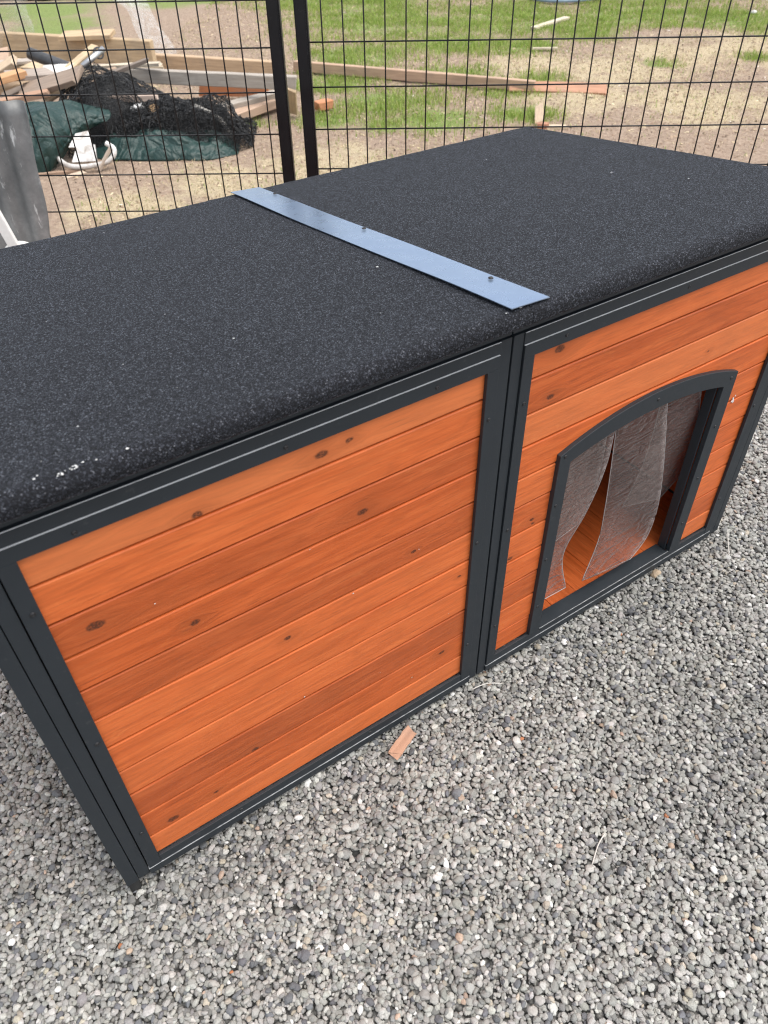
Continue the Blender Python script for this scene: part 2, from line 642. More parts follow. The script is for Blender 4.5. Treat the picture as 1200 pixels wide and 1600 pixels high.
def vnoise(x, y, seed=0):
    """value noise on numpy arrays, 0..1"""
    x = np.asarray(x, float)
    y = np.asarray(y, float)

    def h(i, j):
        q = (i.astype(np.int64) * 374761393 + j.astype(np.int64) * 668265263 + seed * 974634777) & 0xffffffff
        q = ((q ^ (q >> 13)) * 1274126177) & 0xffffffff
        return ((q ^ (q >> 16)) & 0xffff) / 65535.0
    i, j = np.floor(x), np.floor(y)
    fx, fy = x - i, y - j
    fx, fy = fx * fx * (3 - 2 * fx), fy * fy * (3 - 2 * fy)
    return (h(i, j) * (1 - fx) + h(i + 1, j) * fx) * (1 - fy) + (h(i, j + 1) * (1 - fx) + h(i + 1, j + 1) * fx) * fy


def fbm(x, y, seed=0, o=4):
    s, a = 0, 0.5
    for k in range(o):
        s = s + a * vnoise(x * 2 ** k, y * 2 ** k, seed + k)
        a *= 0.5
    return s / (1 - 0.5 ** o)


# fence line: unit normal pointing out of the pen, and the direction along the fence
FN = np.array([0.5735, 0.8192])
FD = np.array([0.8192, -0.5735])
FOFF = 1.656


# ------------------------------------------------------------------ ground
def gravel_z(x, y):
    return -0.017 + 0.019 * np.clip((np.asarray(x, float) + 0.02) / 0.35, 0, 1) + 0.013 * (fbm(np.asarray(x) * 4.5, np.asarray(y) * 4.5, 11, 2) - 0.5)


GREEN = [(5.3, 3.5, .16), (6.0, 3.2, .14), (4.3, 3.7, .2), (3.9, 3.6, .3), (4.9, 4.6, .35), (4.7, 6.3, 1.1), (5.7, 5.6, 1.0), (6.6, 5.0, .8), (7.2, 4.2, .7), (4.5, 5.05, .5), (3.65, 5.1, .45), (3.1, 3.85, .42), (3.05, 3.3, .33), (2.55, 3.75, .28),
         (3.1, 4.55, .4), (2.75, 3.4, .22), (2.2, 8.0, .7), (2.1, 8.9, .9), (3.6, 3.1, .3), (2.15, 3.97, .18), (3.6, 8.7, .7), (5.7, 4.7, .4), (5.2, 7.6, 1.2), (8, 6, 1.2), (3.9, 4.2, .3), (3.2, 9.8, 1.2)]
BARE = [(3.3, 7.0, .75), (1.2, 3.4, .5), (1.7, 3.8, .5), (2.05, 3.25, .35), (6.2, 3.95, .35), (5.1, 2.5, .7), (4.0, 2.5, .5), (1.2, 5.0, 1.0), (2.4, 6.6, .6), (2.45, 3.05, .2), (1.3, 6.2, .8)]
STRAW = [(4.5, 3.95, .55), (4.85, 3.55, .55), (1.0, 3.0, .35), (1.6, 3.1, .35), (4.15, 3.2, .5), (5.6, 3.6, .6), (6.5, 3.2, .9), (4.6, 2.6, .6), (2.1, 2.9, .5)]


def blobs(B, x, y):
    s = np.zeros_like(np.asarray(x, float))
    for bx, by, r in B:
        s = np.maximum(s, np.exp(-((x - bx) ** 2 + (y - by) ** 2) / (r * r)))
    return s


def cover(x, y):
    g = blobs(GREEN, x, y) * (0.55 + 0.9 * fbm(x * 3.0, y * 3.0, 3, 4)) - 0.9 * blobs(BARE, x, y) * fbm(x * 2.2, y * 2.2, 9, 3)
    far = np.clip((x * FN[0] + y * FN[1] - 8.0) / 3.0, 0, 1)
    g = np.maximum(g, far * fbm(x * .8, y * .8, 21, 3) * 1.3)
    s = blobs(STRAW, x, y) * (0.35 + 1.0 * fbm(x * 3.4, y * 3.4, 5, 4))
    return np.clip(g, 0, 1), np.clip(s, 0, 1)


def yard_z(x, y):
    n = x * FN[0] + y * FN[1]
    out = np.clip((n - FOFF - 0.02) / 0.5, 0, 1)
    und = 0.05 * (fbm(x * 1.3, y * 1.3, 31, 3) - 0.5) + 0.02 * (fbm(x * 6, y * 6, 41, 3) - 0.5)
    near = np.exp(-(x * x + y * y) / 400.0)
    return -0.035 * (1 - out) + out * und * near


ax = np.concatenate([-np.geomspace(1500, 3.2, 26), np.linspace(-3, 10, 200), np.geomspace(10.3, 1500, 26)])
ay = np.concatenate([-np.geomspace(1500, 3.2, 26), np.linspace(-3, 12, 230), np.geomspace(12.3, 1500, 26)])
X, Y = np.meshgrid(ax, ay, indexing='ij')
Zg = yard_z(X, Y)
gnd = meshobj("ground", np.stack([X, Y, Zg], -1).reshape(-1, 3), grid_faces(len(ax), len(ay)), M['ground'], origin=(0, 0, 0), smooth=True)
gnd["kind"] = "structure"
cg, cs = cover(X.ravel(), Y.ravel())
ca = gnd.data.color_attributes.new("cover", 'FLOAT_COLOR', 'POINT')
ca.data.foreach_set("color", np.stack([cg, cs, np.zeros_like(cg), np.ones_like(cg)], -1).astype(np.float32).ravel())
# face winding upwards
if gnd.data.polygons[0].normal.z < 0:
    gnd.data.flip_normals()

# gravel bed inside the pen
us = np.linspace(-3.4, 3.4, 120)
vs = np.linspace(-2.6, FOFF + 0.02, 90)
U, V_ = np.meshgrid(us, vs, indexing='ij')
bx_, by_ = U * FD[0] + V_ * FN[0], U * FD[1] + V_ * FN[1]
bed = meshobj("gravel_bed", np.stack([bx_, by_, gravel_z(bx_, by_) - 0.010], -1).reshape(-1, 3), grid_faces(len(us), len(vs)), M['bed'], origin=(0, 0, 0), smooth=True)
bed["kind"] = "structure"
if bed.data.polygons[0].normal.z < 0:
    bed.data.flip_normals()

# pale driveway past the yard
dv = []
for u in (-40, 40):
    for v in (9.25, 13.0):
        dv.append((u * FD[0] + v * FN[0], u * FD[1] + v * FN[1], 0.02))
drv = meshobj("driveway", dv, [(0, 2, 3, 1)], M['drive'], origin=(0, 0, 0))
drv["kind"] = "structure"
if drv.data.polygons[0].normal.z < 0:
    drv.data.flip_normals()


# ------------------------------------------------------------------ loose pebbles (dropped one after another on a height field)
def drop_pebbles():
    cell = 0.002
    x0, x1, y0, y1 = -0.72, 2.62, -1.12, 0.78
    nx, ny = int((x1 - x0) / cell), int((y1 - y0) / cell)
    H = np.zeros((nx, ny))
    N = 168000
    cx = rng.uniform(x0 + .03, x1 - .03, (N, 5))
    cy = rng.uniform(y0 + .03, y1 - .03, (N, 5))

    def ok(x, y):
        inside = (x > -0.035) & (x < 1.425) & (y > 0.03)
        r = (x - .65) * .58 - (y + .72) * .815 < 0.36
        b = -(x - .65) * .56 - (y + .72) * .83 < 0.30
        return (~inside) & r & b
    keep = ok(cx[:, 0], cy[:, 0])
    for k in range(1, 5):
        bad = ~ok(cx[:, k], cy[:, k])
        cx[bad, k], cy[bad, k] = cx[bad, 0], cy[bad, 0]
    cx, cy = cx[keep], cy[keep]
    N = len(cx)
    ix = ((cx - x0) / cell).astype(int)
    iy = ((cy - y0) / cell).astype(int)
    a = np.clip(rng.lognormal(math.log(0.0043), 0.28, N), 0.0023, 0.0092)
    b = a * rng.uniform(0.55, 0.92, N)
    c = a * rng.uniform(0.36, 0.56, N)
    yaw = rng.uniform(0, 2 * math.pi, N)
    P = np.zeros((N, 3))
    G = np.zeros((N, 2))
    Rm = 6
    gx, gy = np.meshgrid(np.arange(-Rm, Rm + 1) * cell, np.arange(-Rm, Rm + 1) * cell, indexing='ij')
    cosy, siny = np.cos(yaw), np.sin(yaw)
    for i in range(N):
        hh = H[ix[i], iy[i]]
        k = int(np.argmin(hh))
        px, py = int(ix[i, k]), int(iy[i, k])
        r = min(Rm, int(a[i] / cell) + 1)
        sl = slice(Rm - r, Rm + r + 1)
        lx, ly = gx[sl, sl], gy[sl, sl]
        q = ((lx * cosy[i] + ly * siny[i]) / a[i]) ** 2 + ((ly * cosy[i] - lx * siny[i]) / b[i]) ** 2
        m = q < 1.0
        S = H[px - r:px + r + 1, py - r:py + r + 1]
        sv = S[m]
        if len(sv) == 0:
            continue
        zb = 0.60 * sv.mean() + 0.40 * sv.max()
        w = 1.0 / (2 * r * cell)
        sx = (S[-1, r] - S[0, r]) * w
        sy = (S[r, -1] - S[r, 0]) * w
        zc = zb + c[i] * 0.70
        top = zc + c[i] * np.sqrt(1 - q[m]) + (sx * lx[m] + sy * ly[m]) * 0.4
        S[m] = np.maximum(sv, top)
        P[i] = (x0 + (px + .5) * cell, y0 + (py + .5) * cell, zc)
        G[i] = (sx, sy)
    mean_top = np.median(H[H > 0.004])
    P[:, 2] += gravel_z(P[:, 0], P[:, 1]) - mean_top
    P[:, 2] = np.maximum(P[:, 2], gravel_z(P[:, 0], P[:, 1]) - 0.05)
    G = np.clip(G * 0.6 + rng.normal(0, .10, G.shape), -.6, .6)
    # euler XYZ (roll about x, pitch about y, then yaw): small tilts taken in the yawed frame
    tx = G[:, 0] * cosy + G[:, 1] * siny
    ty = -G[:, 0] * siny + G[:, 1] * cosy
    rot = np.stack([np.arctan(ty), -np.arctan(tx), yaw], -1)
    return P, rot, np.stack([a, b, c], -1) * 1.03


P_, R__, S_ = drop_pebbles()
N_ = len(P_)
tone = rng.choice(6, N_, p=[.45, .265, .18, .075, .027, .003])
basec = np.array([(.295, .289, .266), (.385, .378, .35), (.215, .212, .20), (.125, .128, .135), (.37, .33, .265), (.38, .28, .215)])
tc = basec[tone] * rng.uniform(.72, 1.28, (N_, 1)) * rng.normal(1, .012, (N_, 3))
white = rng.random(N_) < .012
tc[white] = np.array([.66, .65, .62]) * rng.uniform(.85, 1.1, (white.sum(), 1))
orange = rng.random(N_) < .0003
tc[orange] = np.array([.42, .17, .08])
# faint damp / dusty drifts
dr = fbm(P_[:, 0] * 3.2, P_[:, 1] * 3.2, 77, 4)
tc *= (0.80 + 0.46 * dr)[:, None]

pm = bpy.data.meshes.new("gravel")
pm.from_pydata([tuple(p) for p in P_], [], [])
for nm, typ, arr in (("rot", 'FLOAT_VECTOR', R__), ("scl", 'FLOAT_VECTOR', S_)):
    at_ = pm.attributes.new(nm, typ, 'POINT')
    at_.data.foreach_set("vector", arr.astype(np.float32).ravel())
at_ = pm.attributes.new("tone", 'FLOAT_COLOR', 'POINT')
at_.data.foreach_set("color", np.concatenate([np.clip(tc, 0, .85), np.ones((N_, 1))], 1).astype(np.float32).ravel())
at_ = pm.attributes.new("pick", 'INT', 'POINT')
at_.data.foreach_set("value", rng.integers(0, 9, N_).astype(np.int32))
gravel = bpy.data.objects.new("gravel", pm)
COL.objects.link(gravel)
pm.materials.append(M['pebble'])
tag(gravel, "loose rounded grey pea gravel covering the ground around the kennel", "gravel", kind="stuff")

ng = bpy.data.node_groups.new("pebble_scatter", 'GeometryNodeTree')
ng.interface.new_socket("Geometry", in_out='INPUT', socket_type='NodeSocketGeometry')
ng.interface.new_socket("Geometry", in_out='OUTPUT', socket_type='NodeSocketGeometry')
gi, go = ng.nodes.new("NodeGroupInput"), ng.nodes.new("NodeGroupOutput")
iop = ng.nodes.new("GeometryNodeInstanceOnPoints")
join = ng.nodes.new("GeometryNodeGeometryToInstance")
for k in range(9):
    ico = ng.nodes.new("GeometryNodeMeshIcoSphere")
    ico.inputs["Radius"].default_value = 1.0
    ico.inputs["Subdivisions"].default_value = 3
    sp = ng.nodes.new("GeometryNodeSetPosition")
    tn = ng.nodes.new("ShaderNodeTexNoise")
    tn.noise_dimensions = '4D'
    tn.inputs["W"].default_value = 13.7 * k
    tn.inputs["Scale"].default_value = 0.95
    tn.inputs["Detail"].default_value = 1.2
    sub = ng.nodes.new("ShaderNodeVectorMath")
    sub.operation = 'SUBTRACT'
    sub.inputs[1].default_value = (.5, .5, .5)
    sc_ = ng.nodes.new("ShaderNodeVectorMath")
    sc_.operation = 'SCALE'
    sc_.inputs["Scale"].default_value = 1.15
    ng.links.new(tn.outputs["Color"], sub.inputs[0])
    ng.links.new(sub.outputs[0], sc_.inputs[0])
    ng.links.new(sc_.outputs[0], sp.inputs["Offset"])
    ng.links.new(ico.outputs["Mesh"], sp.inputs["Geometry"])
    ss = ng.nodes.new("GeometryNodeSetShadeSmooth")
    ng.links.new(sp.outputs[0], ss.inputs["Geometry"])
    sm = ng.nodes.new("GeometryNodeSetMaterial")
    sm.inputs["Material"].default_value = M['pebble']
    ng.links.new(ss.outputs[0], sm.inputs["Geometry"])
    ng.links.new(sm.outputs[0], join.inputs[0])


def named(nm, typ):
    nd = ng.nodes.new("GeometryNodeInputNamedAttribute")
    nd.data_type = typ
    nd.inputs["Name"].default_value = nm
    return nd.outputs["Attribute"]


ng.links.new(gi.outputs[0], iop.inputs["Points"])
ng.links.new(join.outputs[0], iop.inputs["Instance"])
iop.inputs["Pick Instance"].default_value = True
ng.links.new(named("pick", 'INT'), iop.inputs["Instance Index"])
e2r = ng.nodes.new("FunctionNodeEulerToRotation")
ng.links.new(named("rot", 'FLOAT_VECTOR'), e2r.inputs[0])
ng.links.new(e2r.outputs[0], iop.inputs["Rotation"])
ng.links.new(named("scl", 'FLOAT_VECTOR'), iop.inputs["Scale"])
ng.links.new(iop.outputs[0], go.inputs[0])
md = gravel.modifiers.new("scatter", 'NODES')
md.node_group = ng

# ------------------------------------------------------------------ dog kennel
Z0 = 0.05
K = empty("dog_kennel", (0.694, 0.40, 0.0))
tag(K, "long two-bay dog kennel of orange stained boards in dark grey frames, flat black felt roof", "dog kennel")

JZ = [.700, .652, .587, .523, .457, .391, .3245, .259, .193, .126, .0574, 0.0]     # board joints above the bottom rail
DEPTH = 0.80


def plank(x0, x1, z0, z1, parent, tone=0.0, knots=(), yf=0.0045, frame=None, cut=None, name="plank"):
    """one shiplap board; frame=(origin, u, v) maps (length, depth) into the world"""
    o_, u_, v_ = frame or (np.array((0, 0)), np.array((1, 0)), np.array((0, 1)))
    jit = random.uniform(-.0007, .0007)
    prof = [(.018, z1 - .0001), (yf + .0072, z1 - .0001), (yf + .0070, z1 - .0018), (yf + .0014 + jit, z1 - .0022), (yf + .0003 + jit, z1 - .0040),
            (yf + jit * .5, z0 + .0030), (yf + .0016 + jit * .5, z0 + .0008), (yf + .0060, z0 + .0004), (.018, z0 + .0003)]
    xs = np.linspace(x0, x1, 2 if cut is None else 40)
    V, F = [], []
    for x in xs:
        lowz = z0 if cut is None else min(max(z0, cut(x)), z1 - .002)
        for (y, z) in prof:
            z = max(z, lowz)
            p = o_ + u_ * x + v_ * y
            V.append((p[0], p[1], z + Z0))
    n = len(prof)
    for i in range(len(xs) - 1):
        for k in range(n):
            k2 = (k + 1) % n
            F.append((i * n + k, i * n + k2, (i + 1) * n + k2, (i + 1) * n + k))
    F.append(tuple(range(n))[::-1])
    F.append(tuple((len(xs) - 1) * n + k for k in range(n)))
    ob = meshobj(name, V, F, M['pine'], parent)
    bm = bmesh.new()
    bm.from_mesh(ob.data)
    bmesh.ops.recalc_face_normals(bm, faces=bm.faces)
    bm.to_mesh(ob.data)
    bm.free()
    ob["tone"] = float(tone)
    org = ORG[ob.name]
    for i in (1, 2, 3):
        if i <= len(knots):
            kx, kz, kr = knots[i - 1]
            ob["knot%d" % i] = (float(kx - org.x), float(kz - org.z), float(kr))
        else:
            ob["knot%d" % i] = (9.0, 9.0, 0.0)
    return ob


screw_src = None


def screw(parent, p, r=0.0036, nrm='front'):
    """black pan-head screw with a cross recess"""
    global screw_src
    if screw_src is None:
        bm = bmesh.new()
        bmesh.ops.create_uvsphere(bm, u_segments=10, v_segments=6, radius=1.0)
        for v in bm.verts:
            v.co = Vector((v.co.x, v.co.z * 0.55, v.co.y))
        bmesh.ops.delete(bm, geom=[f for f in bm.faces if f.calc_center_median().y > 0.1], context='FACES')
        top = min(bm.verts, key=lambda v: v.co.y)
        top.co.y += 0.35
        bm.normal_update()
        screw_src = bmobj("screw", bm, M['screw'], parent, p)
        screw_src.scale = (r, r, r)
        return screw_src
    o = copyobj(screw_src, parent, p)
    return o


def frame_panel(x0, x1, bottom_gaps=True):
    """front frame of one bay around the opening x0..x1: outer rails and a proud inner trim"""
    zt, zb = .700, 0.0
    w1, w2 = .0215, .0425
    e = .0006
    post_l = box("frame_post", (x0 - w2 + e, 0.0, zb - .037 + Z0), (x0 - w1 - .0013, .022, zt + .0415 + Z0), M['frame'], K, .0007)
    post_r = box("frame_post", (x1 + w1 + .0013, 0.0, zb - .037 + Z0), (x1 + w2 - e, .022, zt + .0415 + Z0), M['frame'], K, .0007)
    box("frame_rail", (x0 - w1 - .0008, -.0014, zt + .0222 + Z0), (x1 + w1 + .0008, .022, zt + .0405 + Z0), M['frame'], K, .0006)
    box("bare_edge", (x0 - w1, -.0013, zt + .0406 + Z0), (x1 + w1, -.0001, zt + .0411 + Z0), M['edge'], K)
    # proud inner trim
    tl = box("trim_strip", (x0 - w1 + .0006, -.0028, zb - .0195 + Z0), (x0, .0035, zt - .0004 + Z0), M['frame'], K, .0006)
    tr = box("trim_strip", (x1, -.0028, zb - .0195 + Z0), (x1 + w1 - .0006, .0035, zt - .0004 + Z0), M['frame'], K, .0006)
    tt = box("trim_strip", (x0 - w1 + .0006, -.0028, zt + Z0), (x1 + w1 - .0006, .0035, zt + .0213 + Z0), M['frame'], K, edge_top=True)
    tb = box("trim_strip", (x0 + .0003, -.0022, zb - .0195 + Z0), (x1 - .0003, .0035, zb + Z0), M['frame'], K, .0006)
    # bottom rail stands proud and shows its bare upper edge
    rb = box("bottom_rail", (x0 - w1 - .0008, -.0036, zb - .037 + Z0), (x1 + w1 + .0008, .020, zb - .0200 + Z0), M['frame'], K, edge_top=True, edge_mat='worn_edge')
    # slotted backing behind the gaps so no daylight shows through
    box("backing_rail", (x0 - w2 + .002, .0225, zb - .034 + Z0), (x0 - .002, .034, zt + .038 + Z0), M['dark'], K)
    box("backing_rail", (x1 + .002, .0225, zb - .034 + Z0), (x1 + w2 - .002, .034, zt + .038 + Z0), M['dark'], K)
    return tl, tr, tt, tb


A0, A1 = 0.0, .6388
B0, B1 = .7262, 1.390
la, ra, ta, ba = frame_panel(A0, A1)
lb, rb_, tb_, bb = frame_panel(B0, B1)

# bare corner of the trim top and bright slit along the right bay's left trim
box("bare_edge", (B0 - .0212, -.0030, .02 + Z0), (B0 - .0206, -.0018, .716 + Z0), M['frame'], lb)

# corner posts with their feet
for cx0, cx1, nm in ((-.0635, -.0432, "corner_post"), (1.4335, 1.4535, "corner_post")):
    cp = box(nm, (cx0, .0005, -.041 + Z0), (cx1, .028, .742 + Z0), M['frame'], K, .0012)
    box("foot", (cx0 + .001, .002, -.075 + Z0), (cx1 - .001, .026, -.0415 + Z0), M['dark'], K, .003)
    cp2 = box(nm, (cx0, DEPTH - .028, -.041 + Z0), (cx1, DEPTH, .66 + Z0), M['frame'], K, .0012)
    box("foot", (cx0 + .001, DEPTH - .026, -.075 + Z0), (cx1 - .001, DEPTH - .002, -.0415 + Z0), M['dark'], K, .003)

# boards of the closed bay
tonesA = [.95, .25, -.45, -.25, -.50, .30, .20, .34, -.62, -.32, .50]
knA = {0: [(.372, .722, .0085), (.415, .727, .0055), (.198, .708, .007)], 2: [(.429, .594, .0085), (.047, .606, .010)], 3: [(.161, .534, .0065)], 5: [(.288, .411, .006)],
       4: [(.52, .462, .004)], 9: [(.042, .120, .009), (.59, .152, .006), (.119, .125, .005)], 8: [(.20, .182, .006)], 6: [(.62, .345, .003)]}
for i in range(11):
    plank(A0 - .012, A1 + .012, JZ[i + 1], JZ[i] if i else .716, K, tonesA[i], knA.get(i, ()))

# boards of the door bay, cut round the arched doorway
DX0, DX1 = .847, 1.2555       # inner edges of the door trim
OX0, OX1 = .819, 1.290        # outer edges
DXC = (OX0 + OX1) / 2


def arc(xa, xb, zs, zt_):
    h = (xb - xa) / 2
    s = zt_ - zs
    R = (h * h + s * s) / (2 * s)
    xc = (xa + xb) / 2
    return lambda x: zt_ - R + math.sqrt(max(R * R - (x - xc) ** 2, 0))


arc_o = arc(OX0, OX1, .4738, .517)
arc_i = arc(DX0, DX1, .4505, .4795)
arc_m = arc(.832, 1.273, .4615, .498)
tonesB = [.35, -.35, .80, .10, .35, -.35, .25, .10, -.40, .15, -.2]
tonesC = [0, 0, 0, 0, .2, .1, -.15, .2, .3, -.5, .5]
knB = {0: [(.784, .737, .009)], 1: [(.780, .654, .007)], 5: [(.783, .393, .005), (.786, .382, .004)], 6: [(.740, .319, .006)], 2: [(1.18, .60, .003)]}
for i in range(11):
    z1 = JZ[i] if i else .716
    z0 = JZ[i + 1]
    if i < 3:
        plank(B0 - .012, B1 + .012, z0, z1, K, tonesB[i], knB.get(i, ()))
    elif i == 3:
        def cutf(x):
            return arc_m(x) if .832 < x < 1.273 else z0
        plank(B0 - .012, B1 + .012, z0, z1, K, tonesB[i], knB.get(i, ()), cut=cutf)
    else:
        plank(B0 - .012, .834, z0, z1, K, tonesB[i], knB.get(i, ()))
        plank(1.2705, B1 + .012, z0, z1, K, tonesC[i], ())


# arched door trim: flat band of sheet metal standing proud of the boards
def band(name, inner, outer, y0, y1, mat, parent):
    V, F = [], []
    for (xi, zi), (xo, zo) in zip(inner, outer):
        V += [(xi, y0, zi + Z0), (xo, y0, zo + Z0), (xo, y1, zo + Z0), (xi, y1, zi + Z0)]
    for i in range(len(inner) - 1):
        a, b = i * 4, i * 4 + 4
        for k in range(4):
            k2 = (k + 1) % 4
            F.append((a + k, a + k2, b + k2, b + k))
    F.append((0, 3, 2, 1))
    e = (len(inner) - 1) * 4
    F.append((e, e + 1, e + 2, e + 3))
    ob = meshobj(name, V, F, mat, parent)
    bm = bmesh.new()
    bm.from_mesh(ob.data)
    bmesh.ops.recalc_face_normals(bm, faces=bm.faces)
    bm.to_mesh(ob.data)
    bm.free()
    bv = ob.modifiers.new("bevel", 'BEVEL')
    bv.width = .0006
    bv.segments = 1
    return ob


xs_ = np.linspace(0, 1, 33)
inn = [(DX0, -.0002)] + [(DX0 + (DX1 - DX0) * t, arc_i(DX0 + (DX1 - DX0) * t)) for t in xs_] + [(DX1, -.0002)]
out = [(OX0, -.0002)] + [(OX0 + (OX1 - OX0) * t, arc_o(OX0 + (OX1 - OX0) * t)) for t in xs_] + [(OX1, -.0002)]
door_trim = band("door_trim", inn, out, -.0042, .0062, M['frame'], K)
inn2 = [(x + (.0016 if x < DXC else -.0016), z - (.0015 if z > .1 else 0)) for x, z in inn]
jamb = band("door_jamb", [(x + (.003 if x < DXC else -.003), z - .003 if z > .1 else z) for x, z in inn2], inn2, .0066, .027, M['frame'], K)
sill = box("door_sill", (DX0 + .006, -.0024, -.0190 + Z0), (DX1 - .006, .030, .0008 + Z0), M['frame'], K, .0006)
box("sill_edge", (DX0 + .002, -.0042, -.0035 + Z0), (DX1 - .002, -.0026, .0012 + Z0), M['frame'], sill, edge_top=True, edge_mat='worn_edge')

for p in [(.063, .758), (.321, .760), (.55, .760)]:
    screw(ta, (p[0], -.0027, p[1]))
for z in (.671, .404, .143):
    screw(la, (-.0085, -.0029, z))
for z in (.668, .416, .142):
    screw(ra, (.648, -.0029, z))
for x in (.787, 1.056, 1.30):
    screw(tb_, (x, -.0027, .762))
for z in (.670, .409, .15):
    screw(lb, (.7165, -.0029, z))
for z in (.66, .40, .14):
    screw(rb_, (1.4005, -.0029, z))
for x in (.15, .42):
    screw(ba, (x, -.0023, .041), .0030)
for p in [(.831, .519), (.829, .409), (.829, .271), (1.053, .549), (1.272, .515), (1.272, .400), (1.272, .264), (1.272, .131), (.829, .135)]:
    screw(door_trim, (p[0], -.0043, p[1]))

# side and back walls
for xs0, sgn in ((-.0635, 1), (1.4535, -1)):
    fr = (np.array((xs0, .03)), np.array((0., 1.)), np.array((float(sgn), 0.)))
    for i in range(11):
        z1 = JZ[i] if i else .72
        if z1 > .66:
            z1 = .66 if i == 0 else z1
        if z1 - JZ[i + 1] > .005:
            plank(.0, DEPTH - .06, JZ[i + 1], z1, K, random.uniform(-.4, .4), (), frame=fr, name="side_plank")
    xa, xb = (xs0, xs0 + .016) if sgn > 0 else (xs0 - .016, xs0)
    box("side_rail", (xa + .001, .0285, -.037 + Z0), (xb - .001, DEPTH - .0285, -.0005 + Z0), M['frame'], K, .0007)
    V = [(x, y, z + Z0) for x in (xa + .001, xb - .001) for (y, z) in ((.0285, .661), (DEPTH - .0285, .661), (DEPTH - .0285, .662 + .005), (.0285, .742))]
    meshobj("side_rail", V, [(0, 1, 2, 3), (7, 6, 5, 4), (0, 4, 5, 1), (1, 5, 6, 2), (2, 6, 7, 3), (3, 7, 4, 0)], M['frame'], K)
fr = (np.array((1.43, DEPTH)), np.array((-1., 0.)), np.array((0., -1.)))
for i in range(1, 11):
    plank(.0, 1.47, JZ[i + 1], JZ[i], K, random.uniform(-.5, .2), (), frame=fr, name="back_plank")
box("back_rail", (-.040, DEPTH - .02, -.037 + Z0), (1.43, DEPTH, -.0005 + Z0), M['frame'], K, .0007)
box("back_rail", (-.040, DEPTH - .02, .653 + Z0), (1.43, DEPTH, .680 + Z0), M['frame'], K, .0007)
box("partition", (.676, .036, Z0 - .005), (.687, DEPTH - .022, .66 + Z0), M['pine'], K)["tone"] = -.3
# floor boards run front to back
for k in range(20):
    fx = -.036 + k * .0735
    if fx > 1.425:
        break
    fw = min(.0725, 1.436 - fx)
    fb = box("floor_board", (fx, .031, -.022 + Z0), (fx + fw, DEPTH - .019, -.0045 + Z0), M['pine'], K, .0012)
    # grain runs along the board: turn the local frame so x follows the board
    me = fb.data
    rotm = Matrix.Rotation(-math.pi / 2, 4, 'Z')
    me.transform(rotm)
    fb.rotation_euler = (0, 0, math.pi / 2)
    fb["tone"] = random.uniform(-.3, .3)
    for q in (1, 2, 3):
        fb["knot%d" % q] = (9., 9., 0.)

# roof: two felted panels falling to the back, sub-frame rail under the front edge
RS = -.1092


def roof_z(y):
    return .7965 + RS * y + Z0


def roof_panel(x0, x1):
    prof = []
    yf, yb, th, r = -.034, .845, .027, .0165
    for a in np.linspace(0, 90, 8):       # lower front to top, rounded nose
        an = math.radians(a)
        prof.append((yf + r - r * math.cos(an), -r + r * math.sin(an)))
    prof = [(yf + .004, -th), (yf + .0008, -th + .004)] + prof
    for y in np.linspace(.03, yb - .02, 10):
        prof.append((y, 0.0))
    for a in np.linspace(90, 0, 5):
        an = math.radians(a)
        prof.append((yb - .012 + .012 * math.cos(an), -.012 + .012 * math.sin(an)))
    prof.append((yb, -th))
    nx = 60
    xs = np.concatenate([[x0], np.linspace(x0 + .003, x1 - .003, nx), [x1]])
    V, F = [], []
    for j, x in enumerate(xs):
        drop = .0006 if j in (0, len(xs) - 1) else 0.0
        for (y, dz) in prof:
            wob = .0016 * (fbm(np.array(x * 9), np.array(y * 9), 5, 3) - .5) + .0012 * (fbm(np.array(x * 60), np.array(y * 60), 8, 2) - .5)
            V.append((x, y, roof_z(y) + dz - drop + float(wob) * (1 if dz > -.02 else 0)))
    n = len(prof)
    for i in range(len(xs) - 1):
        for k in range(n):
            k2 = (k + 1) % n
            F.append((i * n + k, (i + 1) * n + k, (i + 1) * n + k2, i * n + k2))
    F.append(tuple(range(n)))
    F.append(tuple((len(xs) - 1) * n + k for k in range(n))[::-1])
    ob = meshobj("roof_panel", V, F, M['felt'], K, smooth=True)
    bm = bmesh.new()
    bm.from_mesh(ob.data)
    bmesh.ops.recalc_face_normals(bm, faces=bm.faces)
    bm.to_mesh(ob.data)
    bm.free()
    return ob


rpa = roof_panel(-.076, .6811)
rpb = roof_panel(.6819, 1.4640)
box("roof_rail", (-.066, .0012, .7446 + Z0), (.6803, .020, .7690 + Z0), M['frame'], K, .0008)
box("roof_rail", (.6827, .0012, .7446 + Z0), (1.4555, .020, .7690 + Z0), M['frame'], K, .0008)

# cover strip over the roof joint, lying loose and slightly bowed
nu, nv = 40, 8
V, F = [], []
for i in range(nu):
    t = i / (nu - 1)
    y = -.026 + t * (.842 + .026)
    for j in range(nv):
        s = j / (nv - 1)
        x = .6485 + s * .0665 + .001 * math.sin(t * 7)
        lift = .0026 + .0008 * math.sin(t * 8.0 + .6) * (1 - s) + .0016 * (1 - s) + .0003 * math.sin(t * 15 + s * 2) - .0008 * s
        V.append((x, y, roof_z(y) + max(lift, .0012)))
strip = meshobj("cover_strip", V, grid_faces(nu, nv), M['strip'], K, smooth=True)
if strip.data.polygons[0].normal.z < 0:
    strip.data.flip_normals()
so = strip.modifiers.new("thickness", 'SOLIDIFY')
so.thickness = .0011
so.offset = -1
es = strip.modifiers.new("crisp_edges", 'EDGE_SPLIT')
es.split_angle = math.radians(30)
for (x, y) in ((.708, .754), (.705, .414), (.702, .078)):
    s_ = copyobj(screw_src, strip, (x, y, roof_z(y) + .0042))
    s_.rotation_euler = (math.radians(-90), 0, 0)
    s_.scale = (.0040, .0040, .0040)


